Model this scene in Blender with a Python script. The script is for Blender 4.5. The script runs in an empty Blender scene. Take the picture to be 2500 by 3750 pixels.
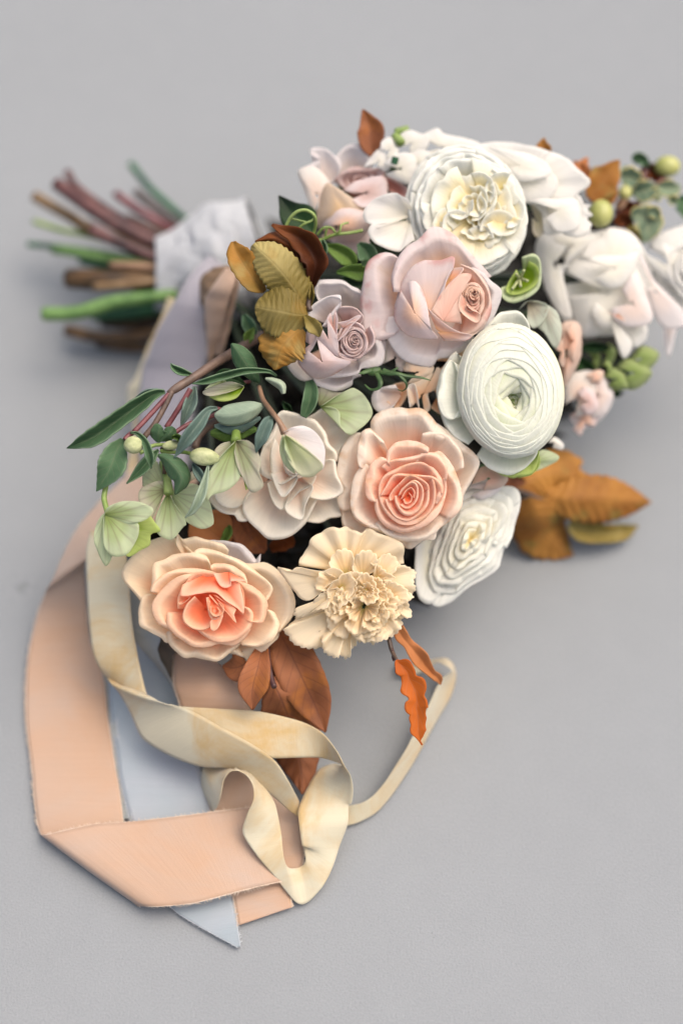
import bpy, math, random
import numpy as np
from mathutils import Vector

# ------------------------------------------------------------------ camera, world, sun
SC = bpy.context.scene
PITCH = math.radians(58)
D0 = 0.67                                   # metres from the lens to the plane in focus
TGT = np.array((0.0, 0.0, 0.11))
FWD = np.array((0.0, math.cos(PITCH), -math.sin(PITCH)))
RGT = np.array((1.0, 0.0, 0.0))
UPV = np.array((0.0, math.sin(PITCH), math.cos(PITCH)))
EYE = TGT - FWD * D0

cam_data = bpy.data.cameras.new('camera')
cam = bpy.data.objects.new('camera', cam_data)
SC.collection.objects.link(cam)
cam.location = EYE
cam.rotation_euler = (math.pi / 2 - PITCH, 0, 0)
cam_data.sensor_fit = 'HORIZONTAL'
cam_data.sensor_width = 24.0
cam_data.lens = 50.0
cam_data.clip_start = 0.05
cam_data.clip_end = 200
cam_data.dof.use_dof = True
cam_data.dof.focus_distance = D0
cam_data.dof.aperture_fstop = 2.0
SC.camera = cam

SUN_EL, SUN_AZ = math.radians(68), math.radians(72)      # azimuth measured from +Y (far side) towards +X
world = bpy.data.worlds.new('World')
SC.world = world
world.use_nodes = True
wn = world.node_tree
sky = wn.nodes.new('ShaderNodeTexSky')
sky.sky_type = 'NISHITA'
sky.sun_disc = False
sky.sun_elevation = SUN_EL
sky.sun_rotation = SUN_AZ
sky.air_density = 1.0
sky.dust_density = 9.0
sky.ozone_density = 0.3
wn.links.new(sky.outputs[0], wn.nodes['Background'].inputs[0])
wn.nodes['Background'].inputs[1].default_value = 0.15

sun_data = bpy.data.lights.new('sun', 'SUN')
sun_data.energy = 0.85
sun_data.angle = math.radians(80)
sun_data.color = (1.0, 0.965, 0.92)
sun = bpy.data.objects.new('sun', sun_data)
SC.collection.objects.link(sun)
sdir = Vector((math.sin(SUN_AZ) * math.cos(SUN_EL), math.cos(SUN_AZ) * math.cos(SUN_EL), math.sin(SUN_EL)))
sun.rotation_euler = sdir.to_track_quat('Z', 'Y').to_euler()

SC.view_settings.view_transform = 'Standard'
SC.view_settings.look = 'None'
SC.view_settings.exposure = 0.46
SC.view_settings.gamma = 1.0
SC.render.engine = 'CYCLES'
SC.cycles.max_bounces = 8
SC.cycles.diffuse_bounces = 5

# ------------------------------------------------------------------ places
def PD(x, y, d):
    """photo position x, y and a distance d (mm, towards the lens) from the plane in focus"""
    x = np.asarray(x, float); y = np.asarray(y, float); d = np.asarray(d, float)
    dep = (D0 - d * 0.001)[..., None]
    k = 0.48 / 2500
    v = FWD + ((x - 1250) * k)[..., None] * RGT + ((1875 - y) * k)[..., None] * UPV
    return EYE + v * dep

def ZtoD(x, y, z):
    """distance (mm) that puts photo position x, y at height z (mm)"""
    k = 0.48 / 2500
    v = FWD + (x - 1250) * k * RGT + (1875 - y) * k * UPV
    t = (z * 0.001 - EYE[2]) / v[2]
    return (D0 - t) * 1000

def PZ(x, y, z):
    return PD(x, y, ZtoD(x, y, z))

CR = dict(S=(0, 0, 1.0), A=(0, 500, .574), B=(1000, 350, .4464), C=(1400, 400, .5102), D=(1900, 500, .4677),
          E=(700, 750, .3827), F=(1000, 850, .4464), G=(200, 1200, .4464), H=(650, 1350, .4464),
          I=(1100, 1400, .4464), J=(1500, 1100, .3827), K=(400, 1850, .4464), L=(1000, 1850, .3827),
          M=(1400, 1600, .6696), N=(0, 1750, .6378), O=(350, 2300, .6378), P=(50, 2700, .7653), Q=(1100, 2200, .4464))
def cx(c, pts):
    ox, oy, s = CR[c]
    return [(ox + p[0] * s, oy + p[1] * s) + tuple(p[2:]) for p in pts]

def catmull(pts, n, closed=False):
    P = np.array(pts, float)
    m = len(P)
    if m == 2:
        t = np.linspace(0, 1, n)[:, None]
        return P[0] * (1 - t) + P[1] * t
    seg = np.linalg.norm(np.diff(P[:, :2], axis=0), axis=1)
    if P.shape[1] > 2:
        seg = np.maximum(seg, 1e-6)
    cum = np.concatenate(([0], np.cumsum(np.maximum(seg, 1e-6) ** .8)))
    cum /= cum[-1]
    Q = np.vstack((2 * P[0] - P[1], P, 2 * P[-1] - P[-2]))
    out = []
    for u in np.linspace(0, 1, n):
        i = min(max(np.searchsorted(cum, u) - 1, 0), m - 2)
        t = (u - cum[i]) / (cum[i + 1] - cum[i])
        a, b, c, d = Q[i], Q[i + 1], Q[i + 2], Q[i + 3]
        out.append(.5 * ((2 * b) + (-a + c) * t + (2 * a - 5 * b + 4 * c - d) * t * t + (-a + 3 * b - 3 * c + d) * t ** 3))
    return np.array(out)

# ------------------------------------------------------------------ objects
def link(o, parent=None):
    SC.collection.objects.link(o)
    if parent is not None:
        o.parent = parent
        o.matrix_parent_inverse = parent.matrix_world.inverted()
    return o

def thing(name, label, cat, loc, group=None):
    o = bpy.data.objects.new(name, None)
    o.empty_display_size = .01
    o.location = tuple(loc)
    SC.collection.objects.link(o)
    bpy.context.view_layer.update()
    o['label'] = label; o['category'] = cat
    if group: o['group'] = group
    return o

def tag(o, label, cat, group=None):
    o['label'] = label; o['category'] = cat
    if group: o['group'] = group
    return o

def mesh_obj(name, V, Fc, mat, parent=None, uv=None, smooth=True, thick=0.0, tint=0.0):
    me = bpy.data.meshes.new(name)
    V = np.asarray(V, float).copy()
    V[:, 2] = np.maximum(V[:, 2], 0.0012 + 0.0001 * random.random())
    org = V.mean(axis=0) if parent is None else np.array(parent.location)
    me.from_pydata((V - org).tolist(), [], [tuple(f) for f in Fc])
    if uv is not None:
        ul = me.uv_layers.new(name='UVMap')
        idx = np.empty(len(me.loops), dtype=np.int32)
        me.loops.foreach_get('vertex_index', idx)
        ul.data.foreach_set('uv', np.asarray(uv, float)[idx].ravel())
    if smooth:
        me.polygons.foreach_set('use_smooth', [True] * len(me.polygons))
    me.materials.append(mat)
    o = bpy.data.objects.new(name, me)
    o.color = (tint, random.random(), 0, 1)
    SC.collection.objects.link(o)
    if parent is None:
        o.location = org
    else:
        o.parent = parent
    if thick:
        m = o.modifiers.new('thickness', 'SOLIDIFY'); m.thickness = thick; m.offset = 0
    return o

def grid_faces(nr, nc, closed=False):
    f = []
    for i in range(nr - 1):
        for j in range(nc - 1 + (1 if closed else 0)):
            k = (j + 1) % nc
            f.append((i * nc + j, i * nc + k, (i + 1) * nc + k, (i + 1) * nc + j))
    return f

def wave(n, seed, lo=1, hi=4):
    r = random.Random(seed)
    s = np.linspace(0, 1, n)
    w = np.zeros(n)
    for k in range(lo, hi + 1):
        w += math.sin(1) * r.uniform(-1, 1) / k ** .6 * np.sin(2 * math.pi * (k * .7 * s + r.random()))
    return w

SEED = [0]
class Flower:
    def __init__(self, name, label, cat, c, centre, dc, mat, group=None, stem=True):
        x, y = cx(c, [centre])[0]
        self.c, self.dc, self.mat = c, dc, mat
        self.cen = (x, y)
        self.root = thing(name, label, cat, PD(x, y, dc - 25), group)
        self.stem = stem
        self.deep = .62
    def petal(self, rim, dr=0, lip=0, ld=-5, base=None, bd=None, a=None, b=None, edge=0, wob=1.0, pleat=None, serr=None,
              mat=None, c=None, tint=0.0, name='petal', nS=30, nW=12, nL=5, thick=.00022, rag=1.0, droop=0):
        SEED[0] += 1
        sd = SEED[0]
        c = c or self.c
        s_ = CR[c][2]
        R = catmull(cx(c, rim), nS)
        E = R[:, :2].copy()
        B = np.array(cx(c, [base])[0][:2]) if base is not None else np.array(self.cen)
        s = np.linspace(0, 1, nS)
        drs = np.full(nS, float(dr)) if np.isscalar(dr) else np.interp(s, np.linspace(0, 1, len(dr)), dr)
        drs = drs - edge * np.abs(2 * s - 1) ** 2
        L = np.linalg.norm(E - B, axis=1)
        U = (E - B) / L[:, None]
        E = E + U * (wave(nS, sd, 3, 9) * .009 * rag * L)[:, None]
        if serr:
            amp, fr = serr
            r = random.Random(sd)
            ph = r.random() * 6
            E = E + U * (amp * s_ * (np.abs(np.sin(fr * math.pi * s + ph + .8 * wave(nS, sd + 7, 1, 3))) - .5))[:, None]
        E = E + U * (wave(nS, sd + 11, 9, 22) * .0035 * rag * L)[:, None]
        if bd is not None and bd > float(np.mean(drs)): bd = float(np.mean(drs)) + (bd - float(np.mean(drs))) * getattr(self, 'pillow', 1.0); drs = np.mean(drs) + (drs - np.mean(drs)) * (getattr(self, 'pillow', 1.0) * .5 + .5)
        if bd is None:
            bd = float(np.mean(drs)) - min(3 + .75 * float(np.mean(L)) * .1286, 22) * getattr(self, 'deep', .62)
        flat = getattr(self, 'flat', False)
        outer = bd is None and (float(np.mean(drs)) < -3.4 or flat)
        if flat: lip *= .6
        if getattr(self, 'glow', False): tint = max(tint, min(.75, max(0, (float(np.mean(drs)) + 6.5) / 10)))
        if a is None: a = 1.0 if outer else .62
        if b is None: b = .55 if outer else 1.5
        lsc, ksc = (.55, 1.15) if outer else (.28, .8)
        lp = np.minimum(lip * ksc * s_ * (0.35 + 0.65 * np.sin(math.pi * s) ** .6), L * .6)
        lp = lp * np.clip(.75 + .5 * wave(nS, sd + 21, 1, 4), .15, 1.5)
        ldv = ld * np.clip(.8 + .7 * wave(nS, sd + 22, 1, 5), -.15, 1.9)
        K = E - U * lp[:, None]
        wd = wave(nS, sd + 3, 1, 5) * wob
        rr = random.Random(sd * 3 + 1)
        fld = [(rr.uniform(2, 7), rr.uniform(2, 8), rr.uniform(0, 6.3), rr.uniform(.1, .32)) for _ in range(5)]
        und = lambda t: sum(am * np.sin(fs * 2 * s + ft * t + ph) for fs, ft, ph, am in fld) * min(1, wob) * min(1, float(np.mean(np.linalg.norm(R[:, :2] - B, axis=1))) / 90)
        rows, dd, vv = [], [], []
        for j in range(nW + 1):
            t = max(j / nW, .02)
            xy = B + (K - B) * t ** a
            d = bd + (drs - bd) * t ** b + wd * t ** 2 + und(t) * t
            if pleat:
                amp, fr = pleat
                d = d + amp * np.sin(fr * 2 * math.pi * s + 1.3 * wave(nS, sd + 5, 1, 3)) * t ** 1.3
            rows.append(xy); dd.append(d); vv.append(t)
        v_end = 1.0
        if lip > 0:
            f = 1 - .25 * min(1.0, float(np.mean(lp / L)) * 2)
            vv = [q * f for q in vv]
            base_d = dd[-1]
            for j in range(1, nL + 1):
                pass
                w_ = j / nL
                rows.append(K + (E - K) * (w_ - .12 * w_ ** 3) / .88); dd.append(base_d + lsc * ldv * w_ ** 1.6); vv.append(f + (1 - f) * j / nL)
        rows = np.array(rows); dd = np.array(dd)
        V = PD(rows[..., 0], rows[..., 1], dd + self.dc).reshape(-1, 3)
        if bd > float(np.mean(drs)): vv = [.42 + .58 * q for q in vv]
        uv = np.array([(u, v) for v in vv for u in s])
        return mesh_obj(name, V, grid_faces(len(vv), nS), mat or self.mat, self.root, uv, thick=thick, tint=tint)
    def rings(self, c, centre, radii, dr0, dr1, per=3, squash=(1, 1), rot=0, lip=.22, tint0=0, tint1=1, drift=(0, 0), over=1.25, mat=None, ruff=0, wob=.6, a=.62, b=1.5, thick=.0004, lipmin=4, ld=-3):
        """cupped petals wound round a centre, from outside in"""
        r = random.Random(int(centre[0] * 7 + centre[1]))
        n = len(radii)
        ang0 = r.random() * 6
        for i, R in enumerate(radii):
            f = i / max(1, n - 1)
            cc = (centre[0] + drift[0] * (1 - f), centre[1] + drift[1] * (1 - f))
            ang0 += 1.1 + r.random() * .6
            for k in range(per if i < n - 1 else 2):
                ph = ang0 + k * 2 * math.pi / per
                hw = math.pi / per * over
                pts = []
                m = 9
                rr = R * r.uniform(.93, 1.07)
                for j in range(m):
                    q = -1 + 2 * j / (m - 1)
                    th = ph + q * hw
                    rad = rr * (1 - .10 * q * q * r.uniform(.6, 1.6) + .05 * q)
                    if ruff: rad *= 1 + ruff * r.uniform(-1, 1)
                    ex, ey = math.cos(th) * rad * squash[0], math.sin(th) * rad * squash[1]
                    pts.append((cc[0] + ex * math.cos(rot) - ey * math.sin(rot), cc[1] + ex * math.sin(rot) + ey * math.cos(rot)))
                dr = dr0 + (dr1 - dr0) * f + r.uniform(-.8, .8)
                self.petal(pts, dr, lip=max(lipmin, R * lip), ld=ld, base=cc, c=c, edge=1.2, wob=wob,
                           tint=tint0 + (tint1 - tint0) * f, mat=mat, a=a, b=b, nS=22, nW=9, nL=3, thick=thick)

def tube(name, P3, rad, mat, parent=None, sides=10, cap=True, tint=0.0, n=None, oval=1.0):
    """round stalk through world points"""
    P3 = np.array(P3, float)
    n = n or max(8, 5 * len(P3))
    C = catmull(np.column_stack((P3, np.asarray(rad, float) if not np.isscalar(rad) else np.full(len(P3), rad))), n)
    pts, rr = C[:, :3], np.maximum(C[:, 3], 1e-5)
    V, uv = [], []
    tl = 0
    for i in range(n):
        t = pts[min(i + 1, n - 1)] - pts[max(i - 1, 0)]
        t = t / (np.linalg.norm(t) + 1e-12)
        if i: tl += np.linalg.norm(pts[i] - pts[i - 1])
        h = np.cross(t, (0, 0, 1.0)); h /= (np.linalg.norm(h) + 1e-9)
        g = np.cross(h, t)
        for k in range(sides):
            q = 2 * math.pi * k / sides
            V.append(pts[i] + rr[i] * (math.cos(q) * h + math.sin(q) * g * oval))
            uv.append((k / sides, tl * 20))
    F = grid_faces(n, sides, True)
    if cap:
        F.append(tuple(range(sides))[::-1]); F.append(tuple((n - 1) * sides + k for k in range(sides)))
    return mesh_obj(name, V, F, mat, parent, uv, tint=tint)

def leaf(name, c, mid, mat, parent, dc=0, fold=4.0, serr=None, curl=0.0, nS=30, nC=9, tint=0.0, wob=.8, useZ=False, skew=0, pleat=None, thick=.0005, arch=0):
    """mid: (x, y, half width[, depth or height]) along the midrib, base to tip"""
    SEED[0] += 1
    sd = SEED[0]
    s_ = CR[c][2]
    m = []
    for p in mid:
        x, y = cx(c, [p[:2]])[0]
        e = p[3] if len(p) > 3 else 0.0
        if useZ: e = ZtoD(x, y, e)
        else: e = e + dc
        m.append((x, y, p[2] * s_, e))
    M = catmull(m, nS)
    T = np.gradient(M[:, :2], axis=0)
    T /= np.linalg.norm(T, axis=1)[:, None] + 1e-9
    Nn = np.column_stack((-T[:, 1], T[:, 0]))
    s = np.linspace(0, 1, nS)
    hw = np.maximum(M[:, 2], .6)
    hwL = hw.copy(); hwR = hw.copy()
    if serr:
        amp, fr = serr
        saw = (s * fr) % 1.0
        hwL = hwL * (1 + amp * (np.where(saw < .7, saw / .7, (1 - saw) / .3) - .5))
        saw = (s * fr + .4) % 1.0
        hwR = hwR * (1 + amp * (np.where(saw < .7, saw / .7, (1 - saw) / .3) - .5))
    V = []; uv = []
    wl = wave(nS, sd, 1, 5) * wob; wr = wave(nS, sd + 1, 1, 5) * wob
    for j in range(nC):
        q = -1 + 2 * j / (nC - 1)
        w = (hwL if q < 0 else hwR) * q
        xy = M[:, :2] + Nn * w[:, None]
        d = M[:, 3] + fold * abs(q) * (hw / (hw.max() + 1e-6)) + (wl if q < 0 else wr) * abs(q) ** 1.5 - curl * q * q * hw / hw.max() + skew * q
        if pleat:
            amp, fr = pleat
            d = d + amp * np.sin(2 * math.pi * (fr * (s - .12 * abs(q)))) * min(1, abs(q) * 2.2)
        V.append(PD(xy[:, 0], xy[:, 1], d)); uv.append(np.column_stack((np.full(nS, q * .5 + .5), s)))
    V = np.array(V).reshape(-1, 3); uv = np.array(uv).reshape(-1, 2)
    return mesh_obj(name, V, grid_faces(nC, nS), mat, parent, uv, tint=tint, thick=thick)

def blob(name, c, ctr, rx, ry, dc, mat, parent, rot=0, rz=None, ridges=0, tint=0.0, point=0.0):
    """round bud or berry"""
    x, y = cx(c, [ctr])[0]
    s_ = CR[c][2] * .0001286
    P0 = PD(x, y, dc)
    ax = math.cos(rot) * RGT - math.sin(rot) * UPV
    ay = math.sin(rot) * RGT + math.cos(rot) * UPV
    rz = rz or min(rx, ry)
    V = []; uv = []
    n1, n2 = 18, 28
    for i in range(n1):
        th = math.pi * i / (n1 - 1)
        for k in range(n2):
            ph = 2 * math.pi * k / n2
            r = math.sin(th) * (1 + .05 * (math.cos(ridges * ph) if ridges else 0))
            r *= 1 - point * max(0, -math.cos(th)) * .5
            V.append(P0 + ax * (-math.cos(th) * rx * s_) * (1 + point * .25) + ay * math.cos(ph) * r * ry * s_ - FWD * math.sin(ph) * r * rz * s_)
            uv.append((k / n2, i / (n1 - 1)))
    return mesh_obj(name, V, grid_faces(n1, n2, True), mat, parent, uv, tint=tint)

# ------------------------------------------------------------------ materials
def rgb(r, g, b):
    f = lambda v: ((v / 255 + .055) / 1.055) ** 2.4 if v > 10 else v / 255 / 12.92
    return (f(r), f(g), f(b), 1)

def nt(name):
    m = bpy.data.materials.new(name); m.use_nodes = True
    t = m.node_tree
    return m, t, t.nodes['Principled BSDF'], t.nodes['Material Output']

def N(t, kind, **kw):
    n = t.nodes.new(kind)
    for k, v in kw.items():
        setattr(n, k, v)
    return n

def math_node(t, op, a, b=None, clamp=False):
    n = t.nodes.new('ShaderNodeMath'); n.operation = op; n.use_clamp = clamp
    for i, v in enumerate((a, b)):
        if v is None: continue
        if isinstance(v, (int, float)): n.inputs[i].default_value = v
        else: t.links.new(v, n.inputs[i])
    return n.outputs[0]

def petal_mat(name, base, mid, edge, deep=None, transl=.56, rough=.75, streak=.17, p=(0, .45, .84), bump=.4, veins=None, bruise=None, sheen=.0, speck=None):
    m, t, bs, out = nt(name)
    uvn = N(t, 'ShaderNodeUVMap')
    sep = N(t, 'ShaderNodeSeparateXYZ'); t.links.new(uvn.outputs[0], sep.inputs[0])
    oi = N(t, 'ShaderNodeObjectInfo')
    oc = N(t, 'ShaderNodeSeparateColor'); t.links.new(oi.outputs['Color'], oc.inputs[0])
    nz = N(t, 'ShaderNodeTexNoise'); nz.inputs['Scale'].default_value = 70; nz.inputs['Detail'].default_value = 3
    geo = N(t, 'ShaderNodeNewGeometry'); t.links.new(geo.outputs['Position'], nz.inputs['Vector'])
    v = math_node(t, 'ADD', sep.outputs[1], math_node(t, 'MULTIPLY', math_node(t, 'SUBTRACT', nz.outputs[0], .5), .35))
    rp = N(t, 'ShaderNodeValToRGB'); rp.color_ramp.interpolation = 'EASE'
    e = rp.color_ramp.elements
    e[0].position = p[0]; e[0].color = base
    e[1].position = p[2]; e[1].color = edge
    x = e.new(p[1]); x.color = mid
    t.links.new(v, rp.inputs[0])
    col = rp.outputs[0]
    if deep:
        mx = N(t, 'ShaderNodeMix', data_type='RGBA'); t.links.new(oc.outputs[0], mx.inputs[0])
        # inner petals keep a paler rim
        rp2 = N(t, 'ShaderNodeValToRGB'); rp2.color_ramp.interpolation = 'EASE'
        e2 = rp2.color_ramp.elements
        e2[0].position = .35; e2[0].color = deep
        e2[1].position = 1.0; e2[1].color = mid
        t.links.new(v, rp2.inputs[0])
        t.links.new(col, mx.inputs[6]); t.links.new(rp2.outputs[0], mx.inputs[7]); col = mx.outputs[2]
    # fine streaks along the petal
    cmb = N(t, 'ShaderNodeCombineXYZ')
    t.links.new(math_node(t, 'MULTIPLY', sep.outputs[0], 34), cmb.inputs[0])
    t.links.new(math_node(t, 'MULTIPLY', sep.outputs[1], 2.2), cmb.inputs[1])
    t.links.new(math_node(t, 'MULTIPLY', oi.outputs['Random'], 50), cmb.inputs[2])
    ns = N(t, 'ShaderNodeTexNoise'); ns.inputs['Scale'].default_value = 1.0; ns.inputs['Detail'].default_value = 4
    t.links.new(cmb.outputs[0], ns.inputs['Vector'])
    val = math_node(t, 'ADD', 1 - streak * .5, math_node(t, 'MULTIPLY', ns.outputs[0], streak))
    val = math_node(t, 'MULTIPLY', val, math_node(t, 'ADD', .97, math_node(t, 'MULTIPLY', oi.outputs['Random'], .05)))
    hs = N(t, 'ShaderNodeHueSaturation'); t.links.new(val, hs.inputs['Value']); t.links.new(col, hs.inputs['Color'])
    col = hs.outputs[0]
    if veins:
        wv = N(t, 'ShaderNodeTexWave'); wv.inputs['Scale'].default_value = 1.0; wv.inputs['Distortion'].default_value = 2.5
        c2 = N(t, 'ShaderNodeCombineXYZ'); t.links.new(math_node(t, 'MULTIPLY', sep.outputs[0], 2.2), c2.inputs[0])
        t.links.new(math_node(t, 'MULTIPLY', sep.outputs[1], .8), c2.inputs[1]); t.links.new(c2.outputs[0], wv.inputs['Vector'])
        k = math_node(t, 'POWER', wv.outputs['Fac'], 7.0)
        k = math_node(t, 'MULTIPLY', k, math_node(t, 'SUBTRACT', 1.0, math_node(t, 'MULTIPLY', sep.outputs[1], .75)), True)
        k = math_node(t, 'MULTIPLY', k, .55)
        mv = N(t, 'ShaderNodeMix', data_type='RGBA'); t.links.new(k, mv.inputs[0]); t.links.new(col, mv.inputs[6]); mv.inputs[7].default_value = veins
        col = mv.outputs[2]
    if speck:
        nk = N(t, 'ShaderNodeTexNoise'); nk.inputs['Scale'].default_value = 34; nk.inputs['Detail'].default_value = 5
        t.links.new(geo.outputs['Position'], nk.inputs['Vector'])
        r3 = N(t, 'ShaderNodeValToRGB'); r3.color_ramp.elements[0].position = .60; r3.color_ramp.elements[1].position = .78
        t.links.new(nk.outputs[0], r3.inputs[0])
        mk = N(t, 'ShaderNodeMix', data_type='RGBA'); t.links.new(math_node(t, 'MULTIPLY', r3.outputs[0], .6), mk.inputs[0]); t.links.new(col, mk.inputs[6]); mk.inputs[7].default_value = speck
        col = mk.outputs[2]
    if bruise:
        nb = N(t, 'ShaderNodeTexNoise'); nb.inputs['Scale'].default_value = 120; nb.inputs['Detail'].default_value = 4
        t.links.new(geo.outputs['Position'], nb.inputs['Vector'])
        rim_ = math_node(t, 'MULTIPLY', math_node(t, 'SUBTRACT', sep.outputs[1], .90, True), 10.0, True)
        sp_ = math_node(t, 'MULTIPLY', math_node(t, 'SUBTRACT', nb.outputs[0], .53, True), 7.0, True)
        mb = N(t, 'ShaderNodeMix', data_type='RGBA'); t.links.new(math_node(t, 'MULTIPLY', math_node(t, 'MULTIPLY', rim_, sp_), .55), mb.inputs[0])
        t.links.new(col, mb.inputs[6]); mb.inputs[7].default_value = bruise
        col = mb.outputs[2]
    t.links.new(col, bs.inputs['Base Color'])
    bs.inputs['Roughness'].default_value = rough
    bs.inputs['Specular IOR Level'].default_value = .07
    bs.inputs['Sheen Weight'].default_value = sheen
    bp = N(t, 'ShaderNodeBump'); bp.inputs['Strength'].default_value = bump; bp.inputs['Distance'].default_value = .0008
    t.links.new(ns.outputs[0], bp.inputs['Height']); t.links.new(bp.outputs[0], bs.inputs['Normal'])
    tr = N(t, 'ShaderNodeBsdfTranslucent'); t.links.new(col, tr.inputs['Color'])
    ms = N(t, 'ShaderNodeMixShader'); ms.inputs[0].default_value = transl
    t.links.new(bs.outputs[0], ms.inputs[1]); t.links.new(tr.outputs[0], ms.inputs[2]); t.links.new(ms.outputs[0], out.inputs['Surface'])
    return m

def leaf_mat(name, a, b, vein, rough=.58, transl=.15, nveins=11, scale=30, vstr=.7, spec=.22, blotch=None, rim=None):
    m, t, bs, out = nt(name)
    uvn = N(t, 'ShaderNodeUVMap')
    sep = N(t, 'ShaderNodeSeparateXYZ'); t.links.new(uvn.outputs[0], sep.inputs[0])
    geo = N(t, 'ShaderNodeNewGeometry')
    nz = N(t, 'ShaderNodeTexNoise'); nz.inputs['Scale'].default_value = scale; nz.inputs['Detail'].default_value = 6
    t.links.new(geo.outputs['Position'], nz.inputs['Vector'])
    rp = N(t, 'ShaderNodeValToRGB'); e = rp.color_ramp.elements
    e[0].position = .38; e[0].color = a; e[1].position = .6; e[1].color = b
    t.links.new(nz.outputs[0], rp.inputs[0]); col = rp.outputs[0]
    if blotch:
        nb = N(t, 'ShaderNodeTexNoise'); nb.inputs['Scale'].default_value = scale * 2.3; nb.inputs['Detail'].default_value = 8
        t.links.new(geo.outputs['Position'], nb.inputs['Vector'])
        r2 = N(t, 'ShaderNodeValToRGB'); r2.color_ramp.elements[0].position = .55; r2.color_ramp.elements[1].position = .68
        t.links.new(nb.outputs[0], r2.inputs[0])
        mb = N(t, 'ShaderNodeMix', data_type='RGBA'); t.links.new(math_node(t, 'MULTIPLY', r2.outputs[0], .7), mb.inputs[0]); t.links.new(col, mb.inputs[6]); mb.inputs[7].default_value = blotch
        col = mb.outputs[2]
    au = math_node(t, 'ABSOLUTE', math_node(t, 'SUBTRACT', sep.outputs[0], .5))
    # side veins: slanting lines, plus the midrib
    ph = math_node(t, 'SUBTRACT', math_node(t, 'MULTIPLY', sep.outputs[1], nveins), math_node(t, 'MULTIPLY', au, nveins * .45))
    fr = math_node(t, 'ABSOLUTE', math_node(t, 'SUBTRACT', math_node(t, 'FRACT', ph), .5))
    side = math_node(t, 'SUBTRACT', 1.0, math_node(t, 'MULTIPLY', fr, 9.0), True)
    midr = math_node(t, 'SUBTRACT', 1.0, math_node(t, 'MULTIPLY', au, 32.0), True)
    vn = math_node(t, 'MAXIMUM', math_node(t, 'MULTIPLY', side, .55), midr)
    mv = N(t, 'ShaderNodeMix', data_type='RGBA'); t.links.new(math_node(t, 'MULTIPLY', vn, vstr), mv.inputs[0]); t.links.new(col, mv.inputs[6]); mv.inputs[7].default_value = vein
    col = mv.outputs[2]
    if rim:
        k = math_node(t, 'MULTIPLY', math_node(t, 'SUBTRACT', au, .43, True), 14.0, True)
        mr = N(t, 'ShaderNodeMix', data_type='RGBA'); t.links.new(k, mr.inputs[0]); t.links.new(col, mr.inputs[6]); mr.inputs[7].default_value = rim
        col = mr.outputs[2]
    oi = N(t, 'ShaderNodeObjectInfo')
    hs = N(t, 'ShaderNodeHueSaturation'); t.links.new(col, hs.inputs['Color'])
    t.links.new(math_node(t, 'ADD', .88, math_node(t, 'MULTIPLY', oi.outputs['Random'], .24)), hs.inputs['Value'])
    col = hs.outputs[0]
    t.links.new(col, bs.inputs['Base Color'])
    bs.inputs['Roughness'].default_value = rough
    bs.inputs['Specular IOR Level'].default_value = spec
    bp = N(t, 'ShaderNodeBump'); bp.inputs['Strength'].default_value = .3; bp.inputs['Distance'].default_value = .0007
    hh = math_node(t, 'SUBTRACT', nz.outputs[0], math_node(t, 'MULTIPLY', vn, .6))
    t.links.new(hh, bp.inputs['Height']); t.links.new(bp.outputs[0], bs.inputs['Normal'])
    tr = N(t, 'ShaderNodeBsdfTranslucent'); t.links.new(col, tr.inputs['Color'])
    ms = N(t, 'ShaderNodeMixShader'); ms.inputs[0].default_value = transl
    t.links.new(bs.outputs[0], ms.inputs[1]); t.links.new(tr.outputs[0], ms.inputs[2]); t.links.new(ms.outputs[0], out.inputs['Surface'])
    return m

def stem_mat(name, a, b, rough=.5, scale=60):
    m, t, bs, out = nt(name)
    geo = N(t, 'ShaderNodeNewGeometry')
    nz = N(t, 'ShaderNodeTexNoise'); nz.inputs['Scale'].default_value = scale; nz.inputs['Detail'].default_value = 6; nz.inputs['Roughness'].default_value = .65
    t.links.new(geo.outputs['Position'], nz.inputs['Vector'])
    rp = N(t, 'ShaderNodeValToRGB'); e = rp.color_ramp.elements
    e[0].position = .38; e[0].color = a; e[1].position = .62; e[1].color = b
    t.links.new(nz.outputs[0], rp.inputs[0]); t.links.new(rp.outputs[0], bs.inputs['Base Color'])
    bs.inputs['Roughness'].default_value = rough
    bp = N(t, 'ShaderNodeBump'); bp.inputs['Strength'].default_value = .7; bp.inputs['Distance'].default_value = .0016
    t.links.new(nz.outputs[0], bp.inputs['Height']); t.links.new(bp.outputs[0], bs.inputs['Normal'])
    return m

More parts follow.
